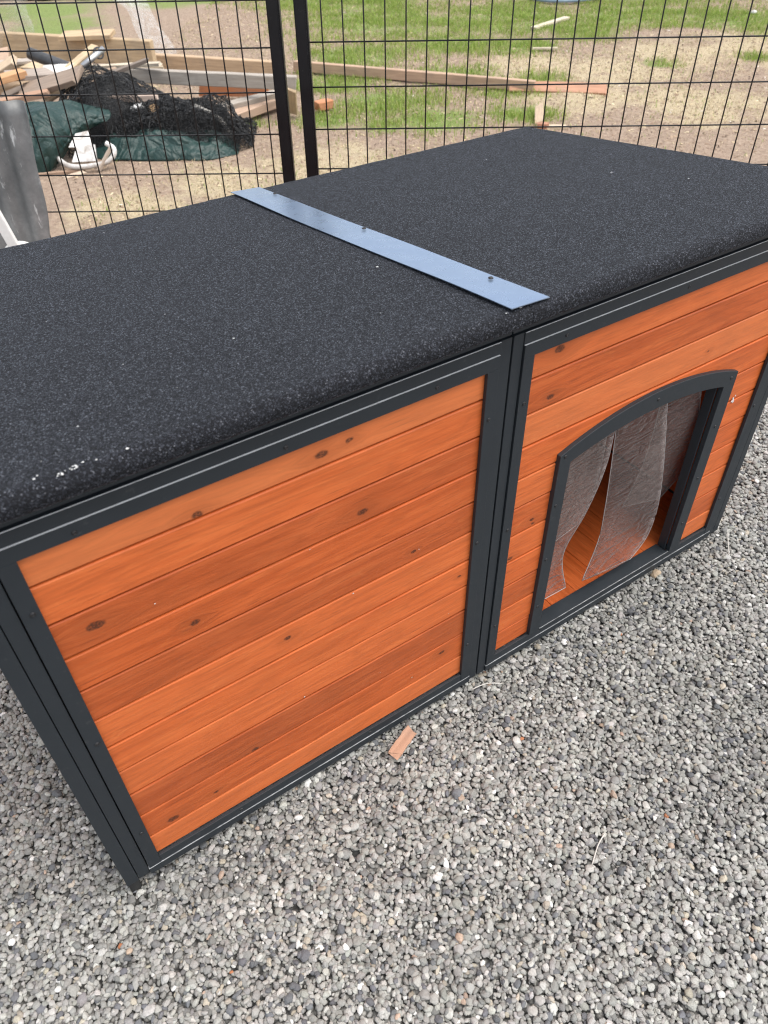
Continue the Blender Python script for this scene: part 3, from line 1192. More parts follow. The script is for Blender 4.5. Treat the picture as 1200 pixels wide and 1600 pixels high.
# small flecks of bird lime and paint stuck to the felt: far too small to pick apart
def flecks(pts):
    V, F = [], []
    for (x, y, z, r, nx_, ny_, nz_) in pts:
        n = Vector((nx_, ny_, nz_))
        s = n.orthogonal().normalized()
        u = n.cross(s)
        b = len(V)
        m = 7
        ph = random.random() * 6
        for k in range(m):
            an = ph + 2 * math.pi * k / m
            rr = r * random.uniform(.6, 1.25)
            p = Vector((x, y, z)) + (s * math.cos(an) + u * math.sin(an)) * rr
            V.append(tuple(p))
        V.append(tuple(Vector((x, y, z)) + n * min(r * .35, .0007)))
        for k in range(m):
            F.append((b + k, b + (k + 1) % m, b + m))
    return V, F


nr = Vector((0, -RS, 1)).normalized()
pts = []
for (x, y, r) in [(.138, -.022, .0022), (.338, .154, .0016), (.106, -.022, .0015), (.046, -.016, .0016), (.05, -.012, .001), (.619, .243, .0022), (1.248, .358, .0022), (1.298, .217, .002), (1.169, .641, .0016), (.30, .30, .001), (.20, .18, .0012), (.11, .06, .0012),
                  (.665, -.024, .0019), (.64, -.026, .0014), (.66, -.018, .001), (.36, .78, .0015), (.9, .1, .001), (1.0, .45, .0012), (.5, .5, .001), (.16, .40, .0009)]:
    pts.append((x, y, roof_z(y) + .0012, r, *nr))
for k in range(26):
    x, y = random.uniform(.02, 1.4), random.uniform(-.01, .8)
    pts.append((x, y, roof_z(y) + .0012, random.uniform(.0004, .0009), *nr))
for k in range(15):
    x = .079 + random.gauss(0, .0055)
    y = -.022 + random.gauss(0, .0014) + (x - .079) * .30
    pts.append((x, y, roof_z(y) + .0012, random.uniform(.0006, .0017), *nr))
V, F = flecks(pts)
fo = meshobj("lime_flecks", V, F, M['speck'], rpa)
fo["kind"] = "stuff"
pts = []
for (x, z) in [(.53, .463), (.405, .438), (.34, .57), (.45, .20), (.60, .26), (.12, .60), (.30, .25), (.52, .13)]:
    pts.append((x, .0030, z, random.uniform(.0009, .0016), 0, -1, 0))
for (x, z) in [(1.318, .447), (1.321, .437), (1.316, .440), (1.32, .443), (1.323, .451)]:
    pts.append((x, .0030, z, random.uniform(.0022, .0035), 0, -1, 0))
V, F = flecks(pts)
fo = meshobj("paint_flecks", V, F, M['speck'], K)
fo["kind"] = "stuff"


# clear vinyl door strips, bent inwards
def vinyl(left, right, n=26, m=9, seed=0):
    Lp, Rp = catmull(left, n), catmull(right, n)
    V = []
    for i in range(n):
        for j in range(m):
            s = j / (m - 1)
            p = Lp[i] * (1 - s) + Rp[i] * s
            wv = .004 * math.sin(s * math.pi) * math.sin(i * .35 + seed)
            V.append((p[0], p[1] + wv, p[2]))
    ob = meshobj("door_strip", V, grid_faces(n, m), M['vinyl'], K, smooth=True)
    sm = ob.modifiers.new("thickness", 'SOLIDIFY')
    sm.thickness = .0012
    sm.offset = 0
    rim = [tuple(p) for p in np.concatenate([Lp, [Lp[-1] * (1 - q) + Rp[-1] * q for q in (.25, .5, .75)], Rp[::-1]])]
    tube("strip_edge", rim, .0009, M['cut_vinyl'], ob, n=5)
    return ob


VL = [[(.853, .020, .520), (.853, .022, .40), (.856, .026, .26), (.862, .026, .16), (.872, .016, .112)],
      [(.978, .020, .535), (.986, .024, .415), (.971, .034, .296), (.925, .034, .200), (.932, .016, .110)]]
VM = [[(.984, .024, .538), (1.012, .030, .374), (1.027, .034, .278), (1.034, .036, .177), (.985, .018, .096)],
      [(1.115, .024, .540), (1.181, .028, .323), (1.210, .030, .190), (1.200, .028, .105), (1.140, .016, .075)]]
VR = [[(1.120, .034, .535), (1.134, .042, .380), (1.136, .052, .285), (1.127, .062, .205)],
      [(1.235, .034, .515), (1.291, .040, .338), (1.306, .050, .240), (1.260, .062, .165)]]
VS = [[(.858, .032, .52), (.872, .042, .38), (.896, .055, .27), (.915, .062, .210)],
      [(.972, .032, .535), (.995, .042, .40), (1.005, .058, .29), (1.000, .070, .218)]]
vinyl(*VL, seed=0)
vinyl(*VM, seed=2)
vinyl(*VR, seed=4)
vinyl(*VS, seed=6)
box("strip_rail", (DX0 - .012, .028, .486 + Z0), (DX1 + .012, .040, .52 + Z0), M['frame'], K, .001)

# ------------------------------------------------------------------ welded wire fence panels
def fpos(u, z, off=FOFF):
    return (u * FD[0] + off * FN[0], u * FD[1] + off * FN[1], z)


fang = math.atan2(FD[1], FD[0])


def fence_panel(u0, u1, zrow0, dv, label, post_side, u_first):
    root = empty("fence_panel", fpos((u0 + u1) / 2, 0))
    tag(root, label, "fence panel", "black welded wire fence panels")
    hz = 1.80

    def post(u):
        bm = bmesh.new()
        bmesh.ops.create_cube(bm, size=1)
        for v in bm.verts:
            v.co = Vector((v.co.x * .032, v.co.y * .032, v.co.z * hz))
        bmesh.ops.bevel(bm, geom=[e for e in bm.edges], offset=.004, segments=2, affect='EDGES')
        p = bmobj("post", bm, M['black'], root, fpos(u, hz / 2))
        p.rotation_euler = (0, 0, fang)
        return p
    post(u0)
    post(u1)
    for z in (.05, hz - .02):
        L = u1 - u0 - .032
        bm = bmesh.new()
        bmesh.ops.create_cube(bm, size=1)
        for v in bm.verts:
            v.co = Vector((v.co.x * L, v.co.y * .028, v.co.z * .028))
        r = bmobj("rail", bm, M['black'], root, fpos((u0 + u1) / 2, z))
        r.rotation_euler = (0, 0, fang)
    # wires: one mesh shared by all uprights, one by all cross wires
    L = u1 - u0 - .03
    hw = tube("cross_wire", [(-L / 2, 0, 0), (L / 2, 0, 0)], .0019, M['wire'], n=7)
    vw = tube("upright_wire", [(0, 0, -.5 * (hz - .07)), (0, 0, .5 * (hz - .07))], .0019, M['wire'], n=7)
    COL.objects.unlink(hw)
    COL.objects.unlink(vw)
    hw.name, vw.name = "wire_source", "wire_source"
    z = zrow0
    while z - .1016 > .08:
        z -= .1016
    k = 0
    while z < hz - .04:
        o = bpy.data.objects.new("cross_wire", hw.data)
        link(o, root, fpos((u0 + u1) / 2, z, FOFF + .0012))
        o.rotation_euler = (0, 0, fang)
        z += .1016
    u = u_first
    while u - dv > u0 + .02:
        u -= dv
    while u < u1 - .02:
        o = bpy.data.objects.new("upright_wire", vw.data)
        link(o, root, fpos(u, .5 * hz, FOFF - .0024))
        o.rotation_euler = (random.uniform(-.0015, .0015), random.uniform(-.002, .002), fang)
        u += dv
    bpy.data.objects.remove(hw)
    bpy.data.objects.remove(vw)
    return root


def u_of(x, y):
    return x * FD[0] + y * FD[1]


uL = u_of(1.024, 1.305)
uR = u_of(1.079, 1.2665)
fence_panel(uL - 1.53, uL, .910, .0492, "black wire fence panel on the left, in front of the scrap heap", 1, u_of(.708, 1.5255))
fence_panel(uR, uR + 1.53, .9208, .0524, "black wire fence panel on the right, in front of the grass", 0, u_of(1.119, 1.2376))

# ------------------------------------------------------------------ corrugated sheet leaning on the fence, and the white plastic post
def corrugated():
    nu, nv = 90, 24
    V = []
    uE = u_of(.453, 1.636)
    for i in range(nu):
        s = i / (nu - 1)
        for j in range(nv):
            t = j / (nv - 1)
            z = .005 + t * (.805 + .004 * math.sin(s * 9))
            u = uE - (1 - s) * .62 - .065 * (1 - t) ** 1.3 * s + .004 * math.sin(t * 21) * (s > .97)
            lean = 1.585 - (1 - t) * .10
            w = .0085 * math.sin((uE - u) * 2 * math.pi / .066) + .004 * math.sin(t * 5 + s * 3)
            V.append(fpos(u, z, lean + w))
    o = meshobj("corrugated_sheet", V, grid_faces(nu, nv), M['sheet'], smooth=True)
    sd_ = o.modifiers.new("thickness", 'SOLIDIFY')
    sd_.thickness = .0008
    return tag(o, "weathered grey corrugated metal sheet leaning on the left fence panel", "metal sheet")


corrugated()
wp = empty("plastic_post", (.300, 1.50, 0))
tag(wp, "white plastic post with rounded cap and slat, in front of the corrugated sheet", "plastic post")
# rounded cap and square shaft
bm = bmesh.new()
bmesh.ops.create_uvsphere(bm, u_segments=24, v_segments=12, radius=1)
for v in bm.verts:
    v.co = Vector((v.co.x * .036, v.co.y * .036, (v.co.z * .018) if v.co.z > 0 else v.co.z * .010))
bmobj("cap", bm, M['white_plastic'], wp, (.300, 1.50, .500), smooth=True)
tube("shaft", [(.300, 1.50, -.02), (.300, 1.50, .497)], .026, M['white_plastic'], wp, n=20)
sl_ = box("slat", (-.014, -.006, -.17), (.014, .006, .17), M['white_plastic'], wp, .003)
sl_.location = Vector((.272, 1.50, .620)) - ORG[wp.name]
sl_.rotation_euler = (math.radians(-8), math.radians(-17), fang)


# ------------------------------------------------------------------ boards and scrap beyond the fence
def board(name, label, p1, p2, w, th, tint, roll=0.0, cat="board", group="loose boards on the scrap heap", ragged=.012):
    p1, p2 = Vector(p1), Vector(p2)
    d = p2 - p1
    L = d.length
    x = d.normalized()
    y = Vector((0, 0, 1)).cross(x)
    y.normalize()
    z = x.cross(y)
    m = Matrix((x, y, z)).transposed().to_4x4()
    m = m @ Matrix.Rotation(roll, 4, 'X')
    m.translation = (p1 + p2) / 2
    bm = bmesh.new()
    n = 9
    rings = []
    bow = random.uniform(-.006, .006) * L
    for i in range(n):
        s = i / (n - 1)
        xx = (s - .5) * L
        cy = bow * (1 - (2 * s - 1) ** 2)
        ring = []
        for (a, b) in ((-1, -1), (1, -1), (1, 1), (-1, 1)):
            rag = random.uniform(-ragged, ragged) if i in (0, n - 1) else 0
            ring.append(bm.verts.new((xx + rag, a * w / 2 + cy + random.uniform(-.001, .001), b * th / 2 + random.uniform(-.001, .001))))
        rings.append(ring)
    for i in range(n - 1):
        for k in range(4):
            bm.faces.new((rings[i][k], rings[i][(k + 1) % 4], rings[i + 1][(k + 1) % 4], rings[i + 1][k]))
    bm.faces.new(rings[0][::-1])
    bm.faces.new(rings[-1])
    bmesh.ops.recalc_face_normals(bm, faces=bm.faces)
    bmesh.ops.bevel(bm, geom=[e for e in bm.edges if e.calc_face_angle(0) > .8], offset=min(w, th) * .08, segments=1, affect='EDGES')
    o = bmobj(name, bm, M['timber'])
    o.matrix_world = m
    o["tint"] = tint
    return tag(o, label, cat, group)


GREY, TAN, PINK, TERRA, DARKW = (.42, .38, .33), (.56, .42, .26), (.52, .37, .27), (.50, .20, .09), (.24, .18, .14)
board("timber_beam", "long grey weathered beam lying across the right half of the heap", (1.60, 4.55, .235), (2.455, 3.915, .185), .05, .075, GREY)
board("board", "terracotta painted board under the long grey beam", (2.08, 4.56, .09), (2.50, 4.39, .06), .03, .085, TERRA, .1)
board("board", "pale brown board pointing at the fence post, nearest the grass", (1.95, 3.94, .045), (2.50, 4.17, .045), .09, .05, PINK, .0)
board("board", "thin grey board just behind the pale brown one, right of the netting", (1.93, 4.04, .085), (2.43, 4.13, .09), .05, .035, GREY, .2)
board("plywood_offcut", "pointed tan plywood offcut leaning under the end of the grey beam", (2.39, 3.90, .165), (2.43, 3.98, .01), .10, .015, TAN, .5, "offcut")
board("timber_block", "short orange block on the grass right of the left fence post", (2.60, 3.95, .025), (2.72, 3.965, .025), .07, .05, (.56, .25, .12), 0, "block")
board("timber_beam", "thick tan plank at the back of the heap, upper left", (1.28, 6.42, .17), (2.10, 5.36, .17), .06, .16, TAN)
board("timber_beam", "long tan plank on the bare soil behind the grey beam", (2.05, 5.78, .07), (2.86, 4.88, .05), .06, .10, (.54, .39, .25))
board("board", "pale tan board below the dark pipe at the left of the heap", (1.02, 5.30, .25), (1.38, 4.80, .25), .10, .03, (.62, .49, .32), .3)
board("board", "wide pinkish board end at the far left edge of the heap", (.80, 5.35, .22), (1.10, 5.22, .26), .22, .04, PINK, .5)
board("board", "short orange-tan board at the left edge above the corrugated sheet", (.76, 4.52, .29), (1.05, 4.59, .31), .09, .035, (.60, .34, .17))
board("board", "broad brown weathered board tilted up towards the silver tube", (1.0, 4.56, .22), (1.235, 4.11, .355), .12, .03, (.34, .26, .20), .5)
board("board", "slim pinkish-grey batten lying just above the green tarpaulin", (1.18, 4.245, .215), (1.60, 3.98, .215), .045, .032, (.54, .43, .36))
board("board", "dark brown plank wedged beneath the brown weathered board", (1.15, 4.34, .17), (1.50, 4.10, .20), .10, .03, DARKW, .2)
board("board", "dark grey plank running under the left end of the heap", (.78, 4.48, .10), (1.40, 4.30, .13), .12, .04, DARKW, .1)
board("board", "tan board lying low under the pinkish board end", (.72, 5.0, .16), (1.12, 4.88, .20), .10, .04, (.50, .36, .23), .2)
board("board", "pale board standing on edge behind the long grey beam", (1.50, 4.80, .20), (1.86, 4.52, .22), .03, .07, (.60, .50, .36), .0)
board("board", "split pale board end sticking up left of the dark pipe", (.86, 4.95, .22), (1.06, 4.80, .34), .09, .03, (.60, .47, .33), .4)
board("board", "grey-brown board lying flat under the dark pipe", (.95, 4.62, .30), (1.36, 4.52, .29), .11, .025, (.40, .34, .29), .15)
board("board", "white painted board fragment just right of the dark pipe", (1.16, 4.62, .30), (1.30, 4.50, .31), .09, .02, (.74, .73, .70), .3)
board("board", "short tan stake crossing behind the silver tube", (1.28, 4.52, .30), (1.50, 4.62, .38), .05, .035, (.60, .46, .29), .2)
board("board", "narrow reddish board poking out above the corrugated sheet", (.78, 4.30, .24), (1.08, 4.22, .27), .05, .03, (.44, .27, .18), .1)
board("board", "pale splintered slab leaning on the brown weathered board", (1.08, 4.42, .20), (1.32, 4.30, .33), .07, .02, (.63, .51, .37), .8)
board("board", "thin dark lath sticking out of the top of the netting", (1.40, 4.25, .30), (1.66, 4.20, .36), .03, .02, (.22, .18, .15), .1)
board("board", "tan offcut lying on the tan plank at the back", (1.62, 5.85, .26), (1.92, 5.62, .27), .14, .03, (.60, .45, .28), .1)
board("board", "thin grey slat lying across the pinkish board end", (.78, 5.05, .30), (1.24, 5.10, .27), .05, .018, (.46, .41, .36), .2)
board("board", "dark weathered slat slanting down below the dark pipe", (.92, 4.80, .16), (1.20, 4.55, .28), .06, .02, (.25, .20, .16), .4)
board("board", "brown slat running under the silver tube into the netting", (1.12, 4.50, .24), (1.52, 4.36, .30), .05, .025, (.38, .28, .20), .2)
board("board", "pale lath resting on the left end of the grey beam", (1.46, 4.75, .26), (1.78, 4.36, .30), .04, .018, (.62, .54, .42), .1)
board("broken_stick", "thin brown stick on the soil left of the white bracket", (.80, 3.74, .012), (1.02, 3.66, .012), .02, .014, (.40, .27, .19), 0, "stick", "broken sticks in front of the tarpaulin")
board("broken_stick", "pale splintered stick on the soil below the white bracket", (.90, 3.60, .012), (1.02, 3.63, .012), .03, .012, (.62, .50, .38), .2, "stick", "broken sticks in front of the tarpaulin")
board("broken_stick", "grey bent stick propped against the white bracket hook", (1.08, 3.60, .015), (1.17, 3.62, .10), .018, .014, (.44, .36, .29), 0, "stick", "broken sticks in front of the tarpaulin")
board("long_plank", "long pale brown plank lying across the grass behind the kennel", (3.02, 4.99, .035), (4.00, 3.46, .035), .045, .065, (.52, .36, .25), .0, group="planks on the grass")
board("long_plank", "shorter reddish plank overlapping the right end of the long plank", (3.90, 3.60, .018), (4.35, 3.135, .022), .09, .03, (.50, .27, .17), .5, group="planks on the grass")
board("lath", "pale thin lath lying alone on the far grass", (5.40, 5.00, .02), (5.99, 5.185, .02), .06, .02, (.66, .58, .44), 0, "lath", None)
board("lath", "small pale splinter on the straw in the middle distance", (4.84, 4.40, .02), (5.0, 4.29, .02), .03, .012, (.66, .58, .44), 0, "lath", None)
board("wood_scrap", "upright pale wood scrap just behind the kennel's back corner", (3.62, 3.00, .06), (3.47, 2.83, .02), .05, .02, (.60, .46, .32), .4, "wood scrap", "wood scraps behind the kennel corner")
board("wood_scrap", "small red-brown block just behind the kennel's back corner", (3.43, 2.80, .02), (3.47, 2.76, .02), .05, .04, (.46, .21, .12), 0, "wood scrap", "wood scraps behind the kennel corner")
board("wood_scrap", "flat cream wood scrap just behind the kennel's back corner", (3.47, 2.79, .012), (3.58, 2.71, .012), .05, .014, (.64, .53, .38), 0, "wood scrap", "wood scraps behind the kennel corner")
board("wood_chip", "flat pinkish brown wood chip lying on the gravel before the closed bay", (.441, -.052, .012), (.499, -.029, .014), .024, .005, (.50, .29, .19), .12, "wood chip", None, .008)

# tarpaulins
rowsA = [[(.74, 4.06, .22), (.92, 4.04, .27), (1.10, 4.02, .26), (1.30, 3.97, .20)],
         [(.74, 3.90, .21), (.92, 3.87, .255), (1.08, 3.88, .225), (1.28, 3.87, .185)],
         [(.76, 3.77, .10), (.90, 3.76, .13), (1.02, 3.81, .145), (1.16, 3.87, .15)],
         [(.79, 3.74, -.01), (.86, 3.755, .0), (.95, 3.81, .04), (1.06, 3.88, .105)]]
PT = patch(rowsA, 64, 64)
uu, vv = np.meshgrid(np.linspace(0, 1, 64), np.linspace(0, 1, 64), indexing='ij')
crease = np.abs(np.sin(vv * 9 + 5 * fbm(uu * 2, vv * 3, 14, 2) + uu * 2)) ** .6
PT[..., 2] += .024 * (crease - .6) * np.clip(uu * 3, .25, 1) * (1 - .75 * vv) + .020 * (fbm(uu * 7, vv * 7, 4, 3) - .5)
PT[..., 1] -= .03 * (crease - .6) * uu * (1 - .75 * vv)
o = meshobj("tarpaulin", PT.reshape(-1, 3), grid_faces(64, 64), M['tarp'], smooth=True)
o.modifiers.new("thickness", 'SOLIDIFY').thickness = .003
tag(o, "dark green tarpaulin draped at the left of the heap, over the white bracket", "tarpaulin")


def mound(A, B, hw, hgt, n1, n2, seed, prof=lambda s: 1.0, rough=.05, skew=0.0):
    A, B = np.array(A), np.array(B)
    d = (B - A)
    L = np.linalg.norm(d)
    d = d / L
    nn = np.array([-d[1], d[0]])
    V = np.zeros((n1, n2, 3))
    for i in range(n1):
        s = i / (n1 - 1)
        for j in range(n2):
            t = 2 * j / (n2 - 1) - 1
            w = hw * (.75 + .5 * float(fbm(np.array(s * 3.), np.array(seed * 1.), seed, 2))) * (0.25 + .75 * min(1, 5 * min(s, 1 - s) + .2))
            p = A + d * (s * L) + nn * (t * w)
            hh = hgt * prof(s) * max(0, 1 - abs(t - skew) ** 2.3) * min(1, 6 * min(s, 1 - s))
            V[i, j] = (p[0], p[1], hh)
    nz = fbm(V[..., 0] * 9, V[..., 1] * 9, seed, 4) - .5
    V[..., 2] = np.maximum(V[..., 2] + nz * rough * 2 * (V[..., 2] > .01), 0.0) + yard_z(V[..., 0], V[..., 1]) + .002
    return V


VB = mound((1.16, 3.96), (1.86, 3.54), .16, .075, 90, 50, 6, lambda s: 1.0 - .25 * s, .03)
VB[..., 2] += np.maximum(VB[..., 2], 0) * .4 * np.abs(np.sin(VB[..., 0] * 22 + VB[..., 1] * 34 + 3 * fbm(VB[..., 0] * 4, VB[..., 1] * 4, 2, 2)))
o = meshobj("tarpaulin", VB.reshape(-1, 3), grid_faces(90, 50), M['tarp'], smooth=True)
o.modifiers.new("thickness", 'SOLIDIFY').thickness = .003
tag(o, "rolled dark green tarpaulin under the front of the black netting", "tarpaulin")

# black bird netting: a crumpled mass with loose net layers over it
NR = empty("netting", (1.6, 4.1, 0))
tag(NR, "tangled heap of black bird netting spread over boards and tarpaulin", "netting")


def hprof(s):
    return .55 + .5 * math.exp(-((s - .30) / .22) ** 2) - .25 * s


VC = mound((1.08, 4.38), (2.08, 3.86), .26, .30, 60, 36, 15, hprof, .06)
o = meshobj("folded_net", VC.reshape(-1, 3), grid_faces(60, 36), M['net'], NR, smooth=True)
for sd2, (a, b, hw, hg, rg, n1, n2) in enumerate([((1.02, 4.40), (2.12, 3.84), .32, .345, .05, 84, 56), ((1.08, 4.30), (1.98, 3.74), .34, .33, .07, 70, 52), ((1.24, 3.99), (1.96, 3.57), .16, .19, .05, 84, 42), ((1.30, 4.04), (2.0, 3.64), .20, .21, .07, 74, 42)]):
    VD = mound(a, b, hw, hg, n1, n2, 22 + sd2, hprof if sd2 < 2 else (lambda s: .9), rg)
    VD[..., :2] += rng.normal(0, .0045, VD[..., :2].shape)
    VD[..., 2] += np.abs(rng.normal(0, .006, VD[..., 2].shape))
    o = meshobj("loose_net", VD.reshape(-1, 3), grid_faces(n1, n2), M['net'], NR)
    wf = o.modifiers.new("mesh", 'WIREFRAME')
    wf.thickness = .0042
    wf.use_even_offset = False
rp = [(1.72, 3.75, .20), (1.78, 3.74, .165), (1.84, 3.73, .125), (1.875, 3.71, .07), (1.89, 3.69, .015)]
o = tube("rope", catmull(rp, 16), .012, M['rope'], n=7)
tag(o, "pale frayed rope hanging over the right end of the netting", "rope")

# pipes
PP = Vector((1.165, 4.85, .355))
PQ = Vector((1.33, 4.64, .285))
t_ = empty("pipe", PP)
tag(t_, "dark grey pipe lying across the boards at the left of the heap", "pipe")
tube("pipe_wall", [PP, PP.lerp(PQ, .5), PQ], .033, M['pipe'], t_, n=20, caps=False)
ob_ = tube("pipe_bore", [PP + (PQ - PP) * .01, PQ - (PQ - PP) * .01], .028, M['dark'], t_, n=20, caps=False)
o = empty("clamped_tube", (1.33, 4.26, .38))
tag(o, "short silver metal tube with a clamp standing out of the netting", "tube")
tube("tube_body", [(1.30, 4.25, .365), (1.45, 4.30, .425)], .016, M['silver'], o, n=14)
tube("clamp", [(1.415 + .026 * math.cos(a), 4.29 + .008 * math.sin(a), .41 + .026 * math.sin(a)) for a in np.linspace(0, 6.28, 17)[:-1]], .005, M['pipe'], o, n=6, closed=True)

# white bits
def lump(name, c, r, mat, label, cat, seed, sub=3, squash=(1, 1, 1), group=None, amp=.35):
    bm = bmesh.new()
    bmesh.ops.create_icosphere(bm, subdivisions=sub, radius=1)
    for v in bm.verts:
        n = float(fbm(np.array(v.co.x * 1.7 + v.co.z + seed), np.array(v.co.y * 1.7 - v.co.z * .7), seed, 3))
        v.co = Vector((v.co.x * squash[0], v.co.y * squash[1], v.co.z * squash[2])) * r * (1 + amp * (n - .5) * 2)
    o = bmobj(name, bm, mat, None, c, smooth=True)
    return tag(o, label, cat, group)


lump("foam_piece", (1.49, 4.00, .17), .05, M['foam'], "white foam piece lying on the netting", "foam", 3, squash=(1.0, .7, .5))
board("timber_stub", "short broken orange-tan stub beside the white foam piece", (1.575, 4.00, .19), (1.535, 3.925, .12), .045, .045, (.60, .40, .22), .4, "stub", None)
lump("tan_stone", (1.216, -.012, .004), .012, M['stone'], "tan stone on the gravel against the sill of the doorway", "stone", 5, squash=(1.1, .8, .9))
lump("pale_stone", (7.5, 4.3, .02), .028, M['white_metal'], "pale stone on the far grass at the right", "stone", 8, squash=(1, 1, .6))

WB = empty("white_bracket", (1.05, 3.68, 0))
tag(WB, "bent white enamelled metal bracket lying on the soil under the tarpaulin", "bracket")
tube("rim", catmull([(.93, 3.84, .07), (.945, 3.74, .045), (.975, 3.68, .035), (1.05, 3.635, .035), (1.13, 3.61, .045), (1.175, 3.605, .07), (1.19, 3.62, .10), (1.165, 3.65, .125)], 40), .013, M['white_metal'], WB, n=9)
V = [(.985, 3.72, .045), (1.10, 3.66, .045), (1.12, 3.70, .115), (1.035, 3.75, .105)]
o = meshobj("plate", V, [(0, 1, 2, 3)], M['white_metal'], WB)
o.modifiers.new("thickness", 'SOLIDIFY').thickness = .008
V = [(1.00, 3.77, .105), (1.11, 3.72, .10), (1.125, 3.775, .165), (1.06, 3.80, .155)]
o = meshobj("plate", V, [(0, 1, 2, 3)], M['white_metal'], WB)
o.modifiers.new("thickness", 'SOLIDIFY').thickness = .006

# clear film arched over the back of the heap
n1, n2 = 60, 24
V = []
for i in range(n1):
    a = math.pi * i / (n1 - 1)
    for j in range(n2):
        t = j / (n2 - 1)
        cen = np.array([1.78, 6.0]) + FN * (t - .5) * .7
        rad = .56 * (1 + .10 * math.sin(3 * a + t * 4))
        p = cen - FD * math.cos(a) * rad
        z = .68 * math.sin(a) * (1 + .06 * math.sin(t * 7 + a * 5)) + .02
        V.append((p[0] + .02 * math.sin(a * 11 + t * 5), p[1] + .02 * math.cos(a * 9 + t * 8), z))
o = meshobj("plastic_film", V, grid_faces(n1, n2), M['film'], smooth=True)
tag(o, "clear crinkled plastic film arched up behind the scrap heap", "plastic film")

# hose coil on the far grass
H_ = []
for k in range(120):
    a = k / 119 * 4 * math.pi
    r_ = .30 + .02 * math.sin(a * .5) + .012 * k / 119
    H_.append((6.80 + r_ * math.cos(a) * 1.25, 6.02 + r_ * math.sin(a), .03 + .022 * (k / 119)))
o = tube("garden_hose", H_, .017, M['hose'], n=10)
tag(o, "pale blue garden hose coiled on the far grass", "hose")

# stems of dry straw lying on the gravel
for (p, q, lab) in (((.655, -.02, .008), (.715, -.045, .010), "pale dry stalk on the gravel just below the middle seam of the kennel"),
                    ((.60, -.41, .010), (.655, -.385, .012), "pale dry stalk on the gravel in the lower middle foreground"),
                    ((1.462, -.02, .02), (1.40, -.075, .010), "pale dry stalk against the kennel's right front foot")):
    m_ = Vector(p).lerp(Vector(q), .5) + Vector((.002, .004, .004))
    o = tube("dry_stalk", catmull([p, tuple(m_), q], 9), .0011, M['rope'], n=6)
    tag(o, lab, "stalk", "dry stalks on the gravel")


# ------------------------------------------------------------------ grass and litter (uncountable)
def sample_yard(n):
    u = rng.uniform(-1.6, 4.6, n * 2)
    v = rng.uniform(FOFF + .06, 9.1, n * 2)
    # keep to the fan the yard is seen through, with room to step aside
    x, y = u * FD[0] + v * FN[0], u * FD[1] + v * FN[1]
    w = (u > -.55 - .40 * (v - 1.6)) & (u < .95 + .62 * (v - 1.6))
    return x[w][:n], y[w][:n]


def scatter_blades(name, x, y, h, wd, col, mat, lean=.5):
    n = len(x)
    z = yard_z(x, y)
    az = rng.uniform(0, 2 * math.pi, n)
    la = rng.uniform(0.05, lean, n) * h
    dx, dy = np.cos(az), np.sin(az)
    px, py = -dy * wd / 2, dx * wd / 2
    V = np.zeros((n, 5, 3))
    V[:, 0] = np.stack([x - px, y - py, z - .003], -1)
    V[:, 1] = np.stack([x + px, y + py, z - .003], -1)
    V[:, 2] = np.stack([x + px * .7 + dx * la * .35, y + py * .7 + dy * la * .35, z + h * .6], -1)
    V[:, 3] = np.stack([x - px * .7 + dx * la * .35, y - py * .7 + dy * la * .35, z + h * .6], -1)
    V[:, 4] = np.stack([x + dx * la, y + dy * la, z + h], -1)
    me = bpy.data.meshes.new(name)
    me.vertices.add(n * 5)
    me.vertices.foreach_set("co", V.astype(np.float32).ravel())
    b = (np.arange(n) * 5)[:, None]
    quads = b + np.array([[0, 1, 2, 3]])
    tris = b + np.array([[3, 2, 4]])
    me.loops.add(n * 7)
    li = np.concatenate([quads, tris], 1).ravel()
    me.loops.foreach_set("vertex_index", li.astype(np.int32))
    me.polygons.add(n * 2)
    st = (np.arange(n) * 7)[:, None] + np.array([[0, 4]])
    me.polygons.foreach_set("loop_start", st.ravel().astype(np.int32))
    me.update(calc_edges=True)
    at = me.color_attributes.new("tone", 'FLOAT_COLOR', 'POINT')
    c5 = np.repeat(np.concatenate([col, np.ones((n, 1))], 1)[:, None], 5, 1)
    at.data.foreach_set("color", c5.astype(np.float32).ravel())
    me.materials.append(mat)
    o = bpy.data.objects.new(name, me)
    COL.objects.link(o)
    return o


x, y = sample_yard(330000)
g_, s_g = cover(x, y)
patchy = fbm(x * 5, y * 5, 61, 3)
keep = rng.random(len(x)) < np.clip((g_ - .12) * 1.35, 0, 1) * np.clip((patchy - .25) * 2.6, .12, 1)
x, y = x[keep], y[keep]
n = len(x)
g1 = np.array([.165, .265, .035])
g2 = np.array([.36, .44, .10])
dry = np.array([.46, .40, .19])
k1 = rng.random((n, 1))
colr = (g1 * (1 - k1) + g2 * k1) * rng.uniform(.8, 1.2, (n, 1))
dd = rng.random(n) < .10
colr[dd] = dry * rng.uniform(.7, 1.1, (dd.sum(), 1))
hh = rng.uniform(.010, .040, n) * (.6 + .8 * fbm(x * 4, y * 4, 71, 2))
gr = scatter_blades("grass", x, y, hh, rng.uniform(.003, .0062, n), colr, M['blade'], .9)
tag(gr, "patchy bright green grass growing beyond the fence", "grass", kind="stuff")

